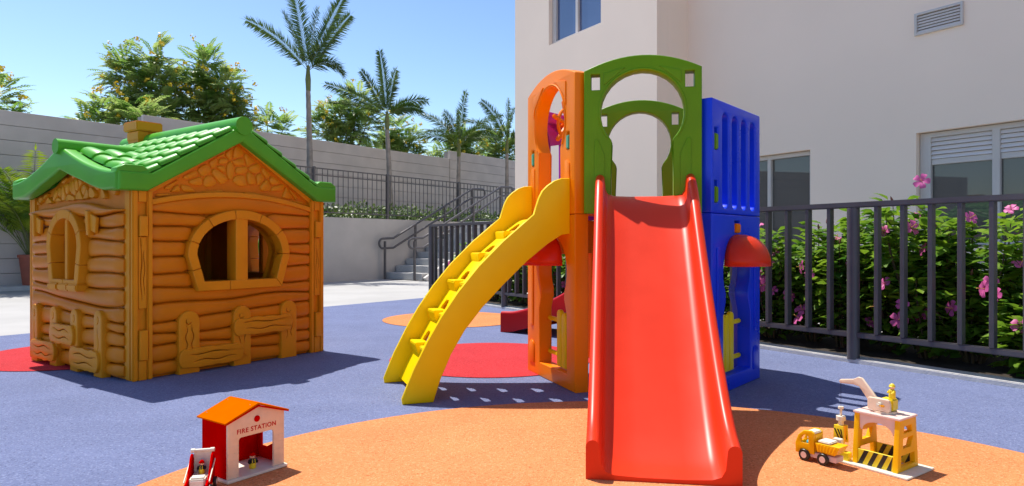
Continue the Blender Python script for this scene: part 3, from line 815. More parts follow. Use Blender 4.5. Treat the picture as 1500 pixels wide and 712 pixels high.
# steering wheel inside the purple side
sw_ = sub('steering_wheel', f4, (.14, .16, 1.60), 0)
obj('hub', lathe([(.0, -.02), (.03, -.018), (.03, .018), (.0, .02)], 14), 'orange_plastic', sw_, (0, 0, 0), (R(90), 0, 0))
for k in range(6):
    a = R(60*k+15); d = Vector((math.cos(a), 0, math.sin(a)))
    obj('spoke', tube([d*.02, d*.15, d*.16], [.013, .016, .009], 8), 'orange_plastic', sw_)
obj('wheel_rim', tube([(.10*math.cos(2*math.pi*k/24), 0, .10*math.sin(2*math.pi*k/24)) for k in range(24)], .012, 8, closed=True), 'orange_plastic', sw_)
obj('axle', tube([(0, .0, 0), (0, -.09, 0)], .014, 8), 'orange_plastic', sw_)
# --- front slide
def slide(name, parent, path, half, m, wall0=.115, skirt=.06, front_h=.15):
    """path: list of (x, y, z) of the bed centre line, running away from the tower"""
    P = smooth_path(path, 9); secs = []; n = len(P)
    for i, p in enumerate(P):
        t = (P[min(i+1, n-1)]-P[max(i-1, 0)]); h = Vector((t.x, t.y, 0)).normalized(); rx = Vector((h.y, -h.x, 0))
        u = i/(n-1)
        ro = .024; w = wall0+(front_h-wall0-p.z if False else 0)
        zb = max(0.0, p.z-skirt) if u < .86 else 0.0
        if u >= .86: zb = max(0.0, (p.z-skirt))*(1-(u-.86)/.14)
        zt = p.z+wall0
        prof = []
        # right half from the bottom outside to the bed centre
        prof.append((half, zb)); prof.append((half, zt-ro))
        for k in range(1, 8):
            a = math.pi*k/8; prof.append((half-ro+ro*math.cos(a), zt-ro+ro*math.sin(a)))
        prof.append((half-2*ro, zt-ro)); prof.append((half-2*ro-.006, p.z+.035)); prof.append((half-2*ro-.02, p.z+.010)); prof.append((half-2*ro-.05, p.z))
        prof.append((half*.3, p.z-.004))
        und = max(p.z-.03, zb+.0)
        full = prof+[(-x, z) for x, z in prof[::-1]]
        inner = [(-half+.02, zb), (-half+.03, und-.002), (half-.03, und-.002), (half-.02, zb)]
        ring = [Vector((p.x, p.y, 0))+rx*x+Vector((0, 0, z)) for x, z in full+inner]
        secs.append(ring)
    return obj(name, loft(secs, True, True, name, 50), m, parent)
inv = Matrix.Rotation(-TH, 2)
def tl(x, y): return inv @ (Vector((x, y))-TC)
p0 = tl(.72, 3.64); p1 = tl(.515, 2.285)
prof = [(0, 1.080), (.05, 1.074), (.13, 1.02), (.30, .838), (.55, .585), (.80, .345), (.95, .205), (1, .165)]
ds = [(0, 1.078), (.04, 1.074), (.10, 1.032), (.20, .915), (.36, .70), (.52, .49), (.68, .295), (.82, .145), (.92, .06), (1.0, .022)]
fs = slide('front_slide', tw, [(p0.x+(p1.x-p0.x)*t, p0.y+(p1.y-p0.y)*t, z) for t, z in ds], .262, 'red_plastic', .118)
# --- back slide, curling round to the left
bp = [(0, .60, 1.075), (0, .72, 1.04), (-.02, .98, .80), (-.12, 1.28, .56), (-.36, 1.55, .36), (-.66, 1.76, .19), (-.95, 1.93, .09), (-1.14, 2.02, .07)]
slide('back_slide', tw, bp, .25, 'dark_red_plastic', .12)
# --- curved ladder on the orange side
ld = sub('curved_ladder', f5)
TOPL = [(0, 1.184), (.052, 1.182), (.095, 1.167), (.134, 1.141), (.165, 1.11), (.186, 1.07), (.203, 1.02), (.216, .979), (.276, .931), (.395, .832), (.531, .70), (.644, .566), (.736, .436), (.809, .312), (.881, .172), (.94, .028), (.936, 0.0)]
BOTL = [(.776, 0.0), (.736, .121), (.681, .244), (.606, .366), (.511, .481), (.395, .597), (.256, .725), (.134, .819), (.052, .868), (0, .875)]
prof = TOPL+BOTL
for x in (-.283, .283):
    me = plate([prof[::-1]], .028, .006, 2)          # x = outward distance, z up, faces -y
    # turn: outward distance -> -y, slab normal -> x
    me.transform(Matrix(((0, 1, 0, 0), (-1, 0, 0, 0), (0, 0, 1, 0), (0, 0, 0, 1))))
    obj('ladder_side', me, 'yellow_plastic', ld, (x, 0, 0))
bedline = [(0.0, .965), (.10, .965), (.185, .905), (.256, .848), (.375, .748), (.478, .638), (.582, .50), (.665, .372), (.733, .255), (.803, .125), (.848, .03)]
BL = smooth_path([(0, -a, b) for a, b in bedline], 12)
acc = [0]
for i in range(1, len(BL)): acc.append(acc[-1]+(BL[i]-BL[i-1]).length)
def bed(s):
    s = max(0, min(acc[-1]-1e-6, s)); i = 0
    while acc[i+1] < s: i += 1
    t = (s-acc[i])/(acc[i+1]-acc[i]); p = BL[i].lerp(BL[i+1], t); d = (BL[i+1]-BL[i]).normalized()
    return p, d
LT = acc[-1]; NX, NS = 54, 132
steps = []
for zt in (.245, .43, .60, .76, .895):
    for i in range(len(BL)-1):
        if BL[i].z >= zt > BL[i+1].z: steps.append(acc[i])
V = []; F = []
def inhole(x, s):
    for s0 in steps:
        for cx in (-.13, .13):
            dx = (x-cx)/.050; dd = (s0-.005-s)/.066
            if abs(dx) < 1 and 0 < dd < math.sqrt(1-dx*dx): return True
    return False
for layer in (0, 1):
    for j in range(NS+1):
        p, d = bed(LT*j/NS); nrm = Vector((0, d.z, -d.y));
        if nrm.z < 0: nrm = -nrm
        for i in range(NX+1):
            V.append((-.269+.538*i/NX, *(p-nrm*.012*layer).yz))
N1 = (NX+1)*(NS+1)
keep = [[not inhole(-.269+.538*(i+.5)/NX, LT*(j+.5)/NS) for i in range(NX)] for j in range(NS)]
for j in range(NS):
    for i in range(NX):
        if not keep[j][i]: continue
        a = j*(NX+1)+i; q = (a, a+NX+1, a+NX+2, a+1); F.append(q); F.append(tuple(v+N1 for v in q[::-1]))
        for (dj, di, e0, e1) in ((-1, 0, a, a+1), (1, 0, a+NX+1, a+NX+2), (0, -1, a, a+NX+1), (0, 1, a+1, a+NX+2)):
            jj, ii = j+dj, i+di
            if not (0 <= jj < NS and 0 <= ii < NX) or not keep[jj][ii]: F.append((e0, e1, e1+N1, e0+N1))
me = mesh('ladder_bed', V, F, 0)
bm = bmesh.new(); bm.from_mesh(me); bmesh.ops.delete(bm, geom=[v for v in bm.verts if not v.link_faces], context='VERTS'); bmesh.ops.recalc_face_normals(bm, faces=bm.faces); bm.to_mesh(me); bm.free()
obj('ladder_bed', fin(me, 50), 'yellow_plastic', ld)
for s0 in steps:
    p, d = bed(s0); q, _ = bed(s0+.07)
    for cx in (-.175, .11):
        w = .085
        prf = [(p.y+.004, p.z), (p.y-.056, p.z), (p.y-.060, p.z-.010), (q.y-.004, q.z-.01), (q.y+.02, q.z)]
        secs = [[(x, y, z) for y, z in prf] for x in (cx-w, cx+w)]
        me = loft(secs, True, True, 'step', 30); bevel_me(me, .004, 2); obj('step', fin(me), 'yellow_plastic', ld)
obj('top_plate', box(-.283, .283, -.10, -.012, .935, .965, .006), 'yellow_plastic', ld)
# ================================================================== TOYS
def toy_figure(loc, rz, label, suit, trousers, hat, h=.058):
    t = thing('toy_figure', label, 'toy figure', loc, rz, 'wooden toy figures'); s = h/.06
    bd = lathe([(.0105*s, 0), (.0125*s, .003*s), (.0125*s, .020*s), (.012*s, .0205*s)], 14); obj('trousers', bd, trousers, t)
    obj('jacket', lathe([(.0122*s, .0208*s), (.0130*s, .026*s), (.0115*s, .033*s), (.006*s, .037*s)], 14), suit, t)
    for q in (-1, 1):
        obj('arm', tube([(q*.012*s, 0, .032*s), (q*.016*s, -.004*s, .025*s), (q*.013*s, -.011*s, .021*s)], [.0042*s, .004*s, .0035*s], 8), suit, t)
        obj('strap', tube([(q*.005*s, -.0128*s, .022*s), (q*.005*s, -.0124*s, .030*s), (q*.004*s, -.009*s, .0345*s)], .0015*s, 6), trousers, t)
    hd = obj('head', lathe([(.003*s, .036*s), (.0075*s, .038*s), (.0102*s, .044*s), (.0100*s, .049*s), (.007*s, .053*s), (.002*s, .055*s)], 16), 'toy_skin', t)
    for q in (-1, 1): obj('eye', lathe([(.0006*s, -.0012*s), (.0012*s, 0), (.0006*s, .0012*s)], 8), 'toy_black', hd, (q*.0036*s, -.0096*s, .0455*s))
    obj('helmet', lathe([(.0125*s, .0475*s), (.0108*s, .049*s), (.0100*s, .053*s), (.0062*s, .0575*s), (.001*s, .0595*s)], 18), hat, t)
    return t
fsr = math.atan2(.813, .582)
fo = Vector((-.9685, 2.278))
fx = Vector((.582, .813)); fy = Vector((-.813, .582))
ftc = fo+fx*.112+fy*.08
fs_ = thing('toy_fire_station', 'small red wooden toy fire station with orange roof and cream front', 'toy building', (*ftc, .0005), fsr)
wd, dp = .112, .08
obj('base', box(-wd-.008, wd+.008, -dp-.012, dp+.008, 0, .010, .002, 1), 'toy_cream', fs_)
door = [(-.070, .0105), (.068, .0105), (.068, .135)]+[(.068-.010+.010*math.cos(R(a)), .135-.0+.010*math.sin(R(a))) for a in (0, 30, 60, 90)]+[(-.060+.010*math.cos(R(a)), .135+.010*math.sin(R(a))) for a in (90, 120, 150, 180)]
gab = [(-wd, .0104), (-.070, .0104), (-.070, .135)]+[(-.060+.010*math.cos(R(a)), .135+.010*math.sin(R(a))) for a in (180, 150, 120, 90)]+[(.058+.010*math.cos(R(a)), .135+.010*math.sin(R(a))) for a in (90, 60, 30, 0)]+[(.068, .0104), (wd, .0104), (wd, .205), (0, .247), (-wd, .205)]
fr = obj('front', plate([gab], .008, .0008, 1), 'toy_wood', fs_, (0, -dp+.004, 0))
bk = [(-wd, .0104), (-.075, .0104), (-.075, .16), (.02, .16), (.02, .0104), (wd, .0104), (wd, .205), (0, .247), (-wd, .205)]
obj('back', plate([bk], .008, .0008, 1), 'toy_red', fs_, (0, dp-.004, 0))
obj('left_wall', box(-wd-.0005, -wd+.008, -dp+.0085, dp-.0085, .0104, .203, .0008, 1), 'toy_red', fs_)
rw = plate([[(-dp+.0085, .0104), (dp-.0085, .0104), (dp-.0085, .203), (-dp+.0085, .203)], [(-.045, .07)]+[(-.01, .07), (.02, .055), (.05, .055), (.05, .15), (-.045, .15)]], .008, .0008, 1)
rw.transform(Matrix.Rotation(R(90), 4, 'Z')); obj('right_wall', rw, 'toy_red', fs_, (wd-.0035, 0, 0))
for q in (-1, 1):
    an = math.atan2(.042, wd); L = math.hypot(.042, wd)+.014
    me = box(-.001, L, -dp-.010, dp+.010, .0, .0065, .0012, 1)
    me.transform(Matrix.Rotation(an, 4, 'Y'))
    if q < 0: me.transform(Matrix.Rotation(R(180), 4, 'Z'))
    rfp = obj('roof_slab', me, 'toy_roof', fs_, (0, 0, .2485))
    for (x, y) in ((.02, -.07), (.10, .07), (.02, .07)):
        zz = -.0 - math.tan(an)*x+.0075
        obj('screw', lathe([(.0016, 0), (.0012, .0008)], 8), 'screw', rfp, (q*x, y, zz))
obj('roof_edge', plate([[(-wd-.013, .1995), (0, .2415), (wd+.013, .1995), (wd+.013, .2045), (0, .2475), (-wd-.013, .2045)]], .004, .0006, 1), 'toy_red', fs_, (0, -dp-.009, 0))
obj('round_badge', plate([[(.0115*math.cos(2*math.pi*k/24), .0115*math.sin(2*math.pi*k/24)) for k in range(24)]], .003, .0004, 1), 'toy_red', fr, (0, -.0045, .198))
for z in (.035, .06, .085, .11):
    for q in (-1, 1):
        x0, x1 = (-wd+.002, -.072) if q < 0 else (.070, wd-.002)
        obj('clapboard', box(x0, x1, -.0048, -.0038, z-.0115, z+.0115, .0003, 1), 'toy_wood', fr)
fc = bpy.data.curves.new('sign', 'FONT'); fc.body = 'FIRE STATION'; fc.size = .0225; fc.align_x = 'CENTER'; fc.extrude = .0004; fc.space_character = 1.12; fc.offset = .0003
to = bpy.data.objects.new('t', fc); COL.objects.link(to); dg = bpy.context.evaluated_depsgraph_get(); dg.update()
tm_ = bpy.data.meshes.new_from_object(to.evaluated_get(dg)); bpy.data.objects.remove(to); tm_.materials.clear()
tm_.transform(Matrix.Rotation(R(90), 4, 'X')); obj('lettering', tm_, 'toy_red', fr, (0, -.0046, .159))
p = ftc+fx*.012+fy*(-.035)
toy_figure((*p, .0112), fsr-.2, 'wooden firefighter toy in yellow trousers inside the toy fire station', 'toy_black', 'toy_lemon', 'toy_red')
# fire engine, its tail towards the court
tp_ = Vector((-1.035, 2.225))
ft = thing('toy_fire_engine', 'red and cream wooden toy fire engine beside the toy fire station', 'toy vehicle', (*tp_, .0005), R(14))
ft.scale = (.8, .8, .8)
obj('chassis', box(-.036, .036, -.11, .05, .020, .032, .002), 'toy_cream', ft)
sp = [(-.11, .022), (.055, .022), (.055, .10), (.045, .135), (.03, .142), (.01, .135), (-.03, .085), (-.06, .06), (-.11, .052)]
for q in (-1, 1):
    me = plate([sp], .009, .002, 2); me.transform(Matrix.Rotation(R(90), 4, 'Z')); obj('side_board', me, 'toy_red', ft, (q*.040, 0, 0))
    obj('bar_cap', lathe([(.0085, -.008), (.0085, .008)], 14), 'toy_cream', ft, (q*.038, .042, .1515), (0, R(90), 0))
    obj('ladder_rail', box(min(q*.046, q*.050), max(q*.046, q*.050), -.09, .045, .0, .008, .001, 1), 'toy_cream', ft, (0, 0, .09), (R(24), 0, 0))
obj('cross_bar', tube([(-.034, .042, .1515), (.034, .042, .1515)], .0062, 12), 'toy_cream', ft)
obj('back_board', box(-.035, .035, .044, .052, .032, .146, .0015), 'toy_cream', ft)
obj('seat', box(-.034, .034, -.005, .0435, .0325, .060, .002), 'toy_cream', ft)
obj('bonnet', box(-.030, .030, -.075, -.030, .0325, .072, .006), 'toy_cream', ft)
obj('grille', box(-.026, .026, -.079, -.0755, .036, .060, .001, 1), 'toy_pink', ft)
whm = lathe([(.008, -.006), (.020, -.006), (.0215, -.004), (.0215, .004), (.020, .006), (.008, .006)], 22)
hbm = lathe([(.0, -.0065), (.0115, -.0065), (.012, -.005), (.012, .005), (.0115, .0068), (.0, .0068)], 18)
def wheel(t, x, y, z, ry):
    w = obj('wheel', whm, 'toy_black', t, (x, y, z), ry); obj('hub', hbm, 'toy_pink', w)
for q in (-1, 1):
    for y in (-.075, .02): wheel(ft, q*.052, y, .0215, (0, R(90), 0))
p = tp_+Vector((-math.sin(R(14))*.0, .0)); 
ff = Matrix.Rotation(R(14), 2) @ Vector((0, .015)); toy_figure((tp_.x+ff.x, tp_.y+ff.y, .0005+.0602*.8), R(14), 'wooden firefighter toy seated in the red toy fire engine', 'toy_black', 'toy_lemon', 'toy_red', .046)
# gantry with crane
gx = Vector((.575, -.818)); gy = Vector((.818, .575)); gr = math.atan2(gx.y, gx.x); gc = Vector((1.374, 2.465))
ga = thing('toy_crane', 'yellow wooden toy gantry with crane boom and hanging striped load', 'toy crane', (*gc, .0005), gr)
ga.scale = (1, 1, 1.1)
obj('base', box(-.125, .125, -.103, .103, 0, .006, .0012), 'toy_cream', ga)
out = [(-.078, .0065), (.078, .0065), (.060, .172), (-.060, .172)]
hol = [[(-.052, .022), (.052, .022), (.049, .058), (-.049, .058)], [(-.038, .080), (.02, .080), (.040, .112), (-.036, .112)], [(-.032, .128), (.03, .128), (.026, .150), (-.026, .150)]]
for q in (-1, 1):
    me = plate([out]+hol, .018, .0015, 2); me.transform(Matrix.Rotation(R(90), 4, 'Z')); obj('side_frame', me, 'toy_yellow', ga, (q*.072, 0, 0))
fas = [(-.0625, .172), (-.0625, .125)]+[(-.055*math.cos(math.pi*k/14), .118+.032*math.sin(math.pi*k/14)) for k in range(15)]+[(.0625, .125), (.0625, .172)]
for y in (-.055, .055): obj('fascia', plate([fas[::-1]], .007, .0008, 1), 'toy_pink', ga, (0, y, 0))
for y in (-.068, .068):
    sb = obj('striped_board', box(-.0625, .0625, y-.004, y+.004, .0065, .055, .0008, 1), 'toy_lemon', ga)
    for k in range(4):
        x = -.062+k*.034
        pts = [(x, .0075), (x+.016, .0075), (x+.040, .054), (x+.024, .054)]
        pts = [(min(.0615, a), b) for a, b in pts]
        if pts[2][0]-pts[0][0] < .01: continue
        for yy in (y-.0046, y+.0046): obj('stripe', plate([pts], .0012), 'toy_black', sb, (0, yy, 0))
obj('top_plate', box(-.084, .084, -.066, .066, .1725, .179, .0012), 'toy_pink', ga)
obj('turntable', lathe([(.040, .1795), (.040, .186)], 28), 'toy_wood', ga, (.0, 0, 0))
bo = [(-.050, .187), (.030, .187), (.030, .212), (.020, .226), (-.020, .228), (-.072, .284), (-.086, .286), (-.105, .276), (-.155, .268), (-.160, .262), (-.155, .255), (-.105, .258), (-.082, .254), (-.050, .215)]
for y in (-.020,):
    obj('boom', plate([bo[::-1]], .012, .002, 2), 'toy_wood', ga, (0, y, 0))
obj('cab_side', plate([rrect(-.045, .034, .187, .228, .008)], .010, .002, 2), 'toy_wood', ga, (0, -.033, 0))
obj('cab', box(-.012, .034, -.012, .030, .187, .226, .004), 'toy_lemon', ga)
obj('winch_knob', lathe([(.009, 0), (.009, .010), (.004, .0102), (.004, .016)], 14), 'toy_cream', ga, (.0, -.039, .208), (R(90), 0, 0))
obj('crank', box(.0, .022, -.050, -.046, .204, .211, .002), 'toy_yellow', ga)
obj('string', tube([(-.155, -.020, .256), (-.155, -.020, .172)], .0007, 5), 'toy_black', ga)
lo = sub('load', ga, (-.155, -.020, 0), R(0))
obj('hook_top', lathe([(.010, .164), (.010, .172)], 14), 'toy_cream', lo); obj('hook_stem', lathe([(.0042, .139), (.0042, .1638)], 10), 'toy_cream', lo)
obj('hook_disc', lathe([(.017, .124), (.017, .1385)], 18), 'toy_cream', lo); obj('hook_block', lathe([(.010, .108), (.010, .1238)], 12), 'toy_cream', lo)
for y in (-.014, .014):
    lb = obj('load_side', plate([[(-.022, .048), (.022, .048), (.018, .108), (-.018, .108)]], .007, .0012, 1), 'toy_lemon', lo, (0, y, 0))
    for k in range(3):
        x = -.018+k*.012
        for e in (-1, 1): obj('stripe', plate([[(x, .096), (x+.006, .096), (min(.019, x+.026), .058), (min(.0175, x+.020), .058)][::-1]], .0011), 'toy_black', lb, (0, e*.0038, 0))
obj('load_core', box(-.016, .016, -.0103, .0103, .050, .1075, .001, 1), 'toy_yellow', lo)
cr = gc+gx*.022+gy*.008
toy_figure((*cr, 0.0005+.2265*1.1), gr+R(-35), 'wooden builder toy in yellow helmet on top of the toy crane', 'toy_lemon', 'toy_lemon', 'toy_lemon', .056)
# dump truck
dx_ = Vector((.589, -.808)); dr = math.atan2(dx_.y, dx_.x)
du = thing('toy_dump_truck', 'yellow wooden toy dump truck with black tyres beside the toy crane', 'toy truck', (1.152, 2.515, .0005), dr)
obj('chassis', box(-.065, .082, -.026, .026, .016, .036, .002), 'toy_pink', du)
cabp = [(-.073, .024), (-.058, .024), (-.052, .040), (-.022, .040), (-.016, .030), (.0, .030), (.0, .108), (-.012, .116), (-.040, .112), (-.062, .092), (-.074, .060)]
winp = [(-.050, .066), (-.022, .066), (-.022, .092), (-.030, .098), (-.042, .094), (-.052, .080)]
for y in (-.028, .028): obj('cab_side', plate([cabp, winp], .010, .002, 2), 'toy_yellow', du, (0, y, 0))
obj('cab_roof', box(-.030, .0, -.0225, .0225, .104, .113, .002), 'toy_cream', du)
obj('cab_back', box(-.006, .001, -.0225, .0225, .037, .1035, .001), 'toy_yellow', du)
obj('cab_front', box(-.068, -.060, -.0225, .0225, .037, .066, .002), 'toy_yellow', du)
obj('driver_body', lathe([(.012, .037), (.012, .066), (.006, .074)], 12), 'toy_cyan', du, (-.034, 0, 0)); obj('driver_head', lathe([(.003, .073), (.009, .079), (.008, .090), (.002, .095)], 12), 'toy_skin', du, (-.034, 0, 0))
skip = [(.006, .076), (.012, .044), (.078, .044), (.098, .078)]
sk = obj('tipper', plate([skip], .066, .002, 2), 'toy_yellow', du)
obj('tipper_load', box(.012, .060, -.028, .028, .0782, .086, .003), 'toy_cream', du)
for k in range(6): obj('rib', tube([(.018+k*.0105, -.0335, .050), (.018+k*.0125, -.0335, .072)], .0022, 6), 'toy_yellow', sk)
for q in (-1, 1):
    for x in (-.0365, .0365): wheel(du, x, q*.034, .0215, (R(90), 0, 0))
for k, (x, y, z, s) in enumerate(((1.252, 2.512, .0005, .036), (1.235, 2.535, .0475, .032))):
    tag(obj('toy_block', box(-s/2, s/2, -s*.4, s*.4, 0, s, .002), 'toy_cream' if k else 'toy_lemon', None, (x, y, z), (0, 0, gr+.1*k)), ('cream wooden toy block stacked on the yellow one' if k else 'yellow wooden toy block on the floor behind the toy truck'), 'toy block')

# ================================================================== PLANTS
class MB:
    def __init__(s): s.v = []; s.f = []
    def add(s, v, f):
        n = len(s.v); s.v += v; s.f += [tuple(i+n for i in q) for q in f]
    def me(s, name, ang=0): return mesh(name, s.v, s.f, ang)
def leaflet(mb, p, d, side, L, w, dr):
    t = p+d*L-Vector((0, 0, dr*L)); m = p+d*L*.30-Vector((0, 0, dr*L*.09)); s = side*w/2
    mb.add([p, m+s, t, m-s], [(0, 1, 2, 3)])
def frond(mb, ra, base, az, el, L, droop, nl, ll, lw, rng, vee=.35, stalk=.12, rr=.012, lang=.9, roll=0., jit=0.):
    h = Vector((math.cos(az), math.sin(az), 0)); pts = []; p = Vector(base); n = 14
    for i in range(n+1):
        pts.append(p.copy()); e = el-droop*(i/n)**1.4
        p = p+(h*math.cos(e)+Vector((0, 0, math.sin(e))))*(L/n)
    sd = Vector((-h.y, h.x, 0))
    for i in range(nl):
        t = stalk+(1-stalk)*(i+.5)/nl; x = t*n; k = min(n-1, int(x)); q = pts[k].lerp(pts[k+1], x-k); tg = (pts[k+1]-pts[k]).normalized()
        up = sd.cross(tg).normalized()
        if up.z < 0 and el < 1.4: up = -up
        sz = ll*(.45+.55*math.sin(math.pi*min(1, .12+t*.86)))*rng.uniform(.85, 1.1)
        ja = roll+rng.uniform(-jit, jit); sd0, up0 = sd, up
        sd, up = sd0*math.cos(ja)+up0*math.sin(ja), up0*math.cos(ja)-sd0*math.sin(ja)
        for s in (-1, 1):
            d = (tg*math.cos(lang)+sd*s*math.sin(lang)+up*vee*rng.uniform(.6, 1.3)).normalized()
            leaflet(mb, q, d, tg, sz, lw, rng.uniform(.08, .3))
        sd, up = sd0, up0
    leaflet(mb, pts[-1], (pts[-1]-pts[-2]).normalized(), sd, ll*.6, lw, .1)
    # midrib: three-sided
    v = []; f = []
    for i, q in enumerate(pts):
        r_ = rr*(1-.8*i/n); tg = (pts[min(n, i+1)]-pts[max(0, i-1)]).normalized(); up = sd.cross(tg)
        v += [q+sd*r_, q-sd*r_, q+up*r_]
    for i in range(n):
        for k in range(3): f.append((i*3+k, i*3+(k+1) % 3, i*3+3+(k+1) % 3, i*3+3+k))
    ra.add(v, f)
# palms in the raised planter
def palm(x, n, ztop, lean, fr, L, label, seed):
    rng = random.Random(seed); b = rl(x, n); z0 = 1.28
    pa = thing('palm_tree', label, 'palm tree', (*b, z0), 0, 'palms in the raised planter')
    hh = ztop-z0; pr_ = []
    pts = []; rs = []
    for i in range(25):
        t = i/24; pts.append((lean*t*t, 0, hh*.86*t)); rs.append((.085-.035*t)*(1.06 if i % 2 else .97)+(.05*(1-t)**8))
    obj('trunk', tube(pts, rs, 12), 'palm_trunk', pa)
    obj('crownshaft', tube([(lean*.86, 0, hh*.855), (lean, 0, hh*.93), (lean, 0, hh*1.02)], [.052, .062, .03], 12), 'palm_shaft', pa)
    for az, el, dr, s in fr:
        mb = MB(); ra = MB()
        frond(mb, ra, (lean, 0, hh*.985), az, el, L*s, dr, 120, .30*L/1.5, .026, rng, .15, .10, .011, .85, rng.uniform(-1.3, 1.3) if el < 1.1 else rng.choice((-1.4, 1.4)), .55)
        o = obj('frond', mb.me('frond'), 'palm_leaf', pa); obj('midrib', ra.me('midrib'), 'palm_shaft', o)
U = math.pi
# azimuths in world terms: 0 = +x (right in the picture), pi = left, -pi/2 = towards the camera
palm(-.69, 1.2, 4.78, -.05, [(3.3, 1.44, .12, 1.2), (.0, 1.17, .12, 1.12), (3.2, .90, .55, 1.02), (2.5, 1.08, .15, 1.0), (-.1, .62, 1.9, .55), (.35, 1.05, .2, .95), (1.5, 1.3, .3, 1.0)], 1.75, 'tallest slender palm standing nearest the playhouse', 1)
palm(1.70, 1.2, 4.12, -.08, [(3.0, 1.50, .12, 1.1), (3.2, .62, .4, 1.15), (2.8, 1.08, .2, .95), (3.5, .35, .5, .95), (.1, .75, 1.0, .75), (-.4, .45, 1.0, .7), (1.2, 1.35, .3, .9), (.6, .55, .9, .7)], 1.5, 'slender palm rising behind a post of the slim railing', 2)
palm(4.25, 1.2, 3.62, .03, [(1.2, 1.4, .3, 1.1), (2.9, 1.0, .8, 1.0), (3.3, .5, 1.0, .95), (-.1, .95, .9, 1.0), (.4, .6, 1.1, .9), (-1.5, 1.1, .9, .8), (2.2, 1.15, .6, .9), (-2.4, .7, 1.2, .8), (-.7, .7, 1.2, .85)], 1.55, 'bushy palm with short trunk behind the looped handrails', 3)
palm(6.5, 1.2, 4.0, .0, [(2.6, 1.2, .6, 1.1), (3.2, .8, .9, 1.0), (1.5, 1.35, .4, 1.0), (.2, .8, .9, 1.0), (3.6, .45, 1.1, .9), (-1.3, 1.1, .8, .8), (-.4, .6, 1.0, .9)], 1.55, 'palm with feathery crown beside the corner of the building', 4)
# potted areca palms
def potted(x, y, z, hp, nf, L, label, seed):
    rng = random.Random(seed); pp = thing('potted_palm', label, 'potted plant', (x, y, z), 0, 'potted palms')
    s = hp/.55
    po = obj('pot', lathe([(.16*s, 0), (.215*s, hp*.9), (.235*s, hp*.9), (.235*s, hp), (.205*s, hp), (.19*s, hp*.88)], 26), 'terracotta', pp)
    obj('soil', lathe([(.001, hp*.885), (.195*s, hp*.885)], 20, cap=False), 'soil', pp)
    mb = MB(); ra = MB()
    for i in range(nf):
        az = i*2.4+rng.uniform(-.3, .3); t = i/nf
        frond(mb, ra, (.06*math.cos(az), .06*math.sin(az), hp*.86), az, rng.uniform(1.25, 1.5)-.3*t, L*rng.uniform(.8, 1.1), rng.uniform(.7, 1.5), 34, .34*L/1.6, .034, rng, .3, .28, .012)
    fo_ = obj('fronds', mb.me('fronds'), 'areca_leaf', pp); fo_['kind'] = 'stuff'
    obj('stalks', ra.me('stalks'), 'palm_shaft', pp)
wl = WP+RD*(-5.80)-RN*.45
potted(*(WP+RD*(-5.62)-RN*.42), .06, .55, 46, 2.0, 'leafy palm in terracotta pot against the tall wall beyond the playhouse', 5)
potted(-4.66, 12.3, 0, .52, 9, .75, 'small palm in terracotta pot seen through the playhouse window', 6)
# flowering trees beyond the wall
def ftree(x, n, ztop, rad, hgt, label, seed, lobes, nfr=95):
    rng = random.Random(seed); b = WP+RD*x+RN*n
    t = thing('flowering_tree', label, 'tree', (*b, -.06), 0, 'flowering trees beyond the wall')
    zt = ztop+.06; zc = zt-hgt
    obj('trunk', tube([(0, 0, 0), (.03, .02, zc*.5), (0, 0, zc), (.0, 0, zc+.35*hgt)], [.11, .09, .07, .03], 9), 'tree_bark', t)
    cr = MB(); ra = MB(); fl_ = MB(); lb = MB()
    for lx, ly, lz, lr in lobes:
        c = Vector((lx, ly, zt+lz)); root = Vector((0, 0, zc+.1*hgt))
        tm0 = tube([root, root.lerp(c, .5)+Vector((0, 0, -.15)), c+Vector((0, 0, lr*.3))], [.045, .03, .010], 6)
        lb.add([v.co.copy() for v in tm0.vertices], [tuple(p.vertices) for p in tm0.polygons])
        m = int(nfr*(lr/.6)**2)
        for i in range(m):
            th = rng.uniform(0, 2*math.pi); cz = rng.uniform(-.75, 1); rr_ = lr*rng.uniform(.25, 1.0)**.6*rng.uniform(.8, 1.1)
            s_ = math.sqrt(1-cz*cz); o = c+Vector((math.cos(th)*s_*rr_*.8, math.sin(th)*s_*rr_*.8, cz*rr_*1.15))
            frond(cr, ra, o, th+rng.uniform(-.5, .5), .25+.7*cz+rng.uniform(-.3, .4), rng.uniform(.34, .56), rng.uniform(.4, 1.1), 9, .16, .058, rng, .1, .1, .005, 1.15)
            if cz > -.1 and rr_ > lr*.66 and rng.random() < .34:
                q = o+(o-c).normalized()*rng.uniform(.2, .38)+Vector((0, 0, .1))
                for _ in range(16):
                    e = Vector((rng.gauss(0, 1), rng.gauss(0, 1), rng.gauss(0, 1.2))).normalized()
                    a_ = e.orthogonal().normalized()*rng.uniform(.018, .036); b_ = e.cross(a_)*1.0; w = q+e*rng.uniform(.02, .10)
                    fl_.add([w-a_, w+b_, w+a_, w-b_], [(0, 1, 2, 3)])
    o = obj('crown', cr.me('crown'), 'tree_leaf', t); o['kind'] = 'stuff'
    obj('twigs', ra.me('twigs'), 'tree_bark', o); obj('limbs', lb.me('limbs', 40), 'tree_bark', t)
    o = obj('blossoms', fl_.me('blossoms'), 'blossom', t); o['kind'] = 'stuff'
Z0 = -5.84
ftree(.35+Z0, 2.5, 4.25, .8, 1.3, 'flowering tree showing only its crown edge above the tall wall', 21, [(0, 0, -.55, .5), (-.5, .2, -.8, .55), (.3, 0, -1.0, .35)])
ftree(2.45+Z0, 2.3, 4.2, .8, 1.3, 'low flowering tree peeping over the wall beside the chimney', 22, [(0, 0, -.55, .45), (-.45, 0, -.75, .38), (.5, .1, -.6, .5), (.9, 0, -.7, .5)])
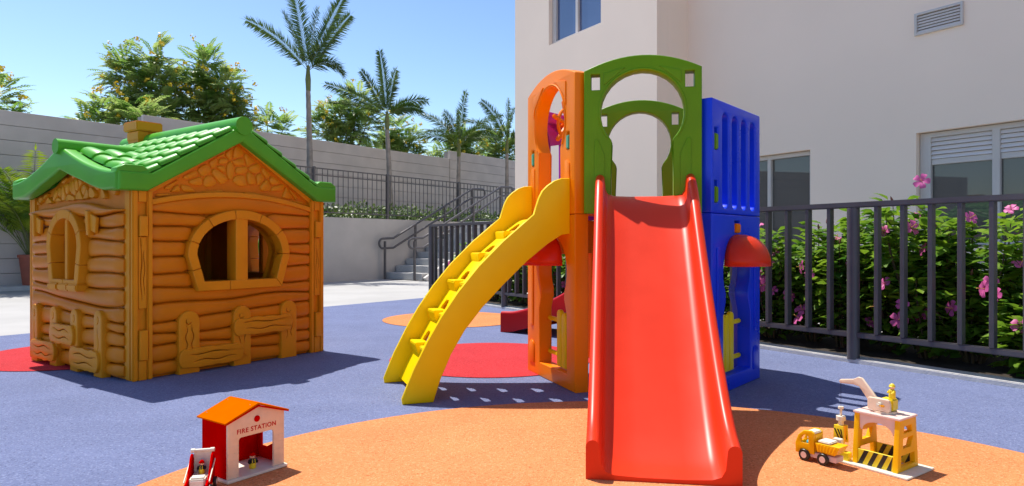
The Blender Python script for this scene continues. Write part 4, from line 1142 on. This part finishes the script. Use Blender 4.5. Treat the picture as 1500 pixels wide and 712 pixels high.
ftree(3.55+Z0, 2.9, 5.9, 1., 2.6, 'twin-peaked flowering tree rising high behind the chimney', 23, [(.25, .1, -.6, .5), (-.45, 0, -.9, .5), (-.2, 0, -1.4, .65), (.35, 0, -1.4, .6), (-.3, 0, -2.0, .6), (.4, 0, -2.1, .7)])
ftree(4.95+Z0, 2.6, 5.95, 1., 2.6, 'broad flowering tree rising behind the ridge of the playhouse', 24, [(.0, 0, -.65, .5), (.45, 0, -1.15, .6), (-.2, 0, -1.3, .65), (.6, 0, -1.75, .6), (.1, 0, -1.9, .8), (-.5, 0, -2.0, .6), (.8, .1, -2.2, .5)])
ftree(6.75+Z0, 2.5, 4.55, .7, 1.2, 'small flowering tree behind the front end of the green roof', 25, [(0, 0, -.5, .4), (-.5, .0, -.7, .35), (.45, 0, -.6, .35)])
ftree(9.6+Z0, 2.5, 5.65, 1., 2.4, 'flowering tree between the tallest palm and the next palm', 26, [(.3, 0, -.55, .55), (-.4, 0, -.9, .55), (.1, 0, -1.3, .7), (-.8, 0, -1.5, .6), (.6, 0, -1.2, .5), (-.2, 0, -1.9, .6)])
ftree(11.9+Z0, 2.8, 5.15, 1., 2., 'flowering tree behind the palm at the railing post', 27, [(.0, 0, -.5, .5), (.4, 0, -.9, .55), (-.4, 0, -1.0, .5), (.1, 0, -1.5, .7), (.7, 0, -1.4, .4)])
ftree(15.2+Z0, 2.8, 5.1, 1., 2., 'flowering tree behind the bushy short palm', 28, [(.0, 0, -.5, .5), (.5, 0, -.8, .55), (-.5, 0, -.9, .5), (.1, 0, -1.3, .7), (-.9, 0, -1.3, .4)])
ftree(17.6+Z0, 2.8, 5.4, 1., 2., 'flowering tree half hidden by the corner of the building', 29, [(.0, 0, -.5, .55), (.5, 0, -.8, .55), (-.5, 0, -.9, .5), (.1, 0, -1.3, .7), (-.8, 0, -1.3, .5)])
# low ground cover in the raised planter
rng = random.Random(8); mb = MB()
for i in range(9000):
    x = rng.uniform(-5.3, 9.4); n = rng.uniform(.22, 1.7); b = rl(x, n)
    hz = 1.29+.42*abs(math.sin(x*2.3+1)*math.sin(x*5.1+n*3))**.6*rng.random()+.12*rng.random()
    d = Vector((rng.gauss(0, 1), rng.gauss(0, 1), rng.uniform(.1, 1.6))).normalized(); s = d.orthogonal().normalized(); L = rng.uniform(.07, .14)
    p = Vector((b.x, b.y, hz)); mb.add([p, p+d*L*.5+s*.026, p+d*L, p+d*L*.5-s*.026], [(0, 1, 2, 3)])
hd = obj('ground_cover', mb.me('ground_cover'), 'hedge_leaf'); tag(hd, 'low leafy ground cover along the raised planter', 'ground cover'); hd['kind'] = 'stuff'
# hibiscus shrubs behind the play railing
def hleaf(mb, p, d, L, w, rng):
    d = d.normalized(); s = d.cross(Vector((0, 0, 1)))
    if s.length < .1: s = Vector((1, 0, 0))
    s = (s.normalized()+Vector((0, 0, rng.uniform(-.5, .5)))).normalized(); up = s.cross(d)
    a = p+d*L*.3; b = p+d*L*.62-up*L*.03
    mb.add([p, a+s*w*.48+up*w*.16, b+s*w*.40+up*w*.12, p+d*L-up*L*.14, b-s*w*.40+up*w*.12, a-s*w*.48+up*w*.16, a, b],
           [(0, 6, 1), (1, 6, 7, 2), (2, 7, 3), (0, 5, 6), (6, 5, 4, 7), (4, 3, 7)])
def flower_me(seed):
    rng = random.Random(seed); mb = MB(); R0 = 1.0
    for k in range(5):
        a = 2*math.pi*k/5+rng.uniform(-.08, .08); ca, sa = math.cos(a), math.sin(a)
        pts = []
        for (u, wv_, z) in ((.08, .05, 0), (.4, .26, .16), (.75, .40, .22), (1.0, .30, .12)):
            for s in (-1, 0, 1):
                x = u; y = s*wv_; zz = z+abs(s)*rng.uniform(.02, .10)+rng.uniform(-.03, .03)
                pts.append(Vector((x*ca-y*sa, x*sa+y*ca, zz)))
        f = []
        for i in range(3):
            for j in range(2): q = i*3+j; f.append((q, q+1, q+4, q+3))
        mb.add(pts, f)
    return mb.me('petals', 60)
fls = [flower_me(i) for i in range(4)]
pis = tube([(0, 0, 0), (0, 0, .5), (.05, 0, .95)], [.04, .035, .06], 6)
BIG = 'pink flowering hibiscus shrub behind the railing, beyond the tower and ladder'
def shrub(t, n, h, rad, nl, nf, seed, extra=(), label=BIG):
    rng = random.Random(seed); b = fl(t, -0); b = FP+FD*t+FN*n
    sh = thing('hibiscus_shrub', label, 'shrub', (*b, .012), 0, 'hibiscus shrubs behind the railing')
    lv = MB(); st_ = MB(); tips = []
    ns = 12
    for i in range(ns):
        a = 2*math.pi*i/ns+rng.uniform(-.3, .3); r_ = rad*rng.uniform(.35, 1.0); hh = h*rng.uniform(.50, 1.08)*(1-.18*(r_/rad)**2)
        P_ = [Vector((.05*math.cos(a), .05*math.sin(a), 0)), Vector((r_*.55*math.cos(a), r_*.55*math.sin(a), hh*.4)), Vector((r_*.9*math.cos(a), r_*.9*math.sin(a), hh*.75)), Vector((r_*math.cos(a), r_*math.sin(a), hh))]
        sp_ = smooth_path(P_, 6); tm0 = tube(sp_, [.010*(1-.7*k/(len(sp_)-1)) for k in range(len(sp_))], 5)
        st_.add([v.co.copy() for v in tm0.vertices], [tuple(p.vertices) for p in tm0.polygons]); bpy.data.meshes.remove(tm0)
        tips.append((sp_[-1], (sp_[-1]-sp_[-3]).normalized()))
        for k in range(int(nl*.8)//ns):
            u = rng.uniform(.06, 1)**.85; x = u*(len(sp_)-1); j = min(len(sp_)-2, int(x)); p = sp_[j].lerp(sp_[j+1], x-j)
            th = rng.uniform(0, 2*math.pi); d = Vector((math.cos(th), math.sin(th), rng.uniform(-.35, .65)))
            q = p+d.normalized()*rng.uniform(.01, .13)*(1.25-.5*u)
            hleaf(lv, q, d, rng.uniform(.065, .13), rng.uniform(.05, .085), rng)
    fo_ = obj('foliage', lv.me('foliage', 180), 'hibiscus_leaf', sh); fo_['kind'] = 'stuff'
    obj('stems', st_.me('stems', 60), 'hibiscus_stem', sh)
    cnt = 0
    spots = []
    for q in range(nf):
        a = math.atan2(-FN.y, -FN.x)+rng.uniform(-1.3, 1.3); z = h*rng.uniform(.2, .85)
        spots.append((Vector((math.cos(a)*rad*rng.uniform(.8, 1.05), math.sin(a)*rad*rng.uniform(.8, 1.05), z)), Vector((math.cos(a), math.sin(a), rng.uniform(0, .8)))))
    for q in range(min(1, nf)): p, d = tips[q*5]; spots.append((p+Vector((0, 0, .03)), d+Vector((-.6, -.6, .2))))
    for p, d, in spots+list(extra):
        o = obj('flower', fls[rng.randrange(4)], 'petal_pink', sh); s = rng.uniform(.040, .060)
        o.location = p; o.rotation_euler = (d.normalized()+Vector((rng.gauss(0, .25), rng.gauss(0, .25), rng.gauss(0, .25)))).to_track_quat('Z', 'Y').to_euler(); o.scale = (s, s, s)
        obj('pistil', pis, 'pistil', o)
    for p, d in tips[::4]:
        o = obj('bud', lathe([(.002, 0), (.009, .012), (.007, .03), (.001, .045)], 7), 'bud', sh); o.location = p; o.rotation_euler = (d+Vector((rng.gauss(0, .4), rng.gauss(0, .4), 0))).to_track_quat('Z', 'Y').to_euler()
sid = 100
SH = ((1.36, .55, .92, .36, 1300, 4, 'pink hibiscus shrub behind the railing, half hidden by the blue tower side'),
      (1.0, .5, .92, .34, 1400, 5, 'pink hibiscus shrub behind the railing, just clear of the red awning'),
      (.68, .6, .95, .36, 1400, 5, 'pink hibiscus shrub in front of the narrow window, behind the railing'),
      (.36, .5, .98, .34, 1400, 5, 'pink hibiscus shrub between the narrow window and the round railing post'),
      (.06, .62, 1.08, .36, 1700, 5, 'pink hibiscus shrub right behind the round railing post'),
      (-.24, .52, 1.2, .36, 1700, 5, 'tallest pink hibiscus shrub, reaching over the top rail before the wide window'),
      (-.50, .58, 1.04, .32, 1500, 5, 'pink hibiscus shrub beside the tallest one, below the wide window'),
      (-.90, .5, .62, .32, 1400, 4, 'lowest pink hibiscus shrub, under the glass of the wide window'),
      (-1.3, .5, .85, .36, 1200, 4, 'pink hibiscus shrub beyond the lowest one along the railing'),
      (-1.75, .55, 1.0, .36, 1100, 4, 'pink hibiscus shrub near the far end of the wide window'),
      (-2.25, .55, .95, .36, 900, 3, 'pink hibiscus shrub next to the second round railing post'),
      (.5, 1.05, .85, .4, 1000, 0, 'flowerless green shrub close to the wall by the narrow window'),
      (-.3, 1.05, .95, .4, 1000, 0, 'flowerless green shrub close to the wall under the wide window'),
      (1.2, 1.0, .85, .4, 900, 0, 'flowerless green shrub close to the wall behind the blue tower side'))
for t, n, h, rad, nl, nf, lb_ in SH:
    sid += 1
    ex_ = [(Vector((-.08, -.06, 1.235)), Vector((-.5, -.8, .5))), (Vector((-.33, -.26, .40)), Vector((-.7, -.7, .2)))] if h == 1.2 else ()
    shrub(t, n, h, rad, nl, nf, sid, ex_, lb_)
for k in range(13):
    sid += 1; shrub(1.72+k*.38, .5+.12*(k % 2), .90+.08*((k*7) % 3-1), .32, 620, 4, sid)
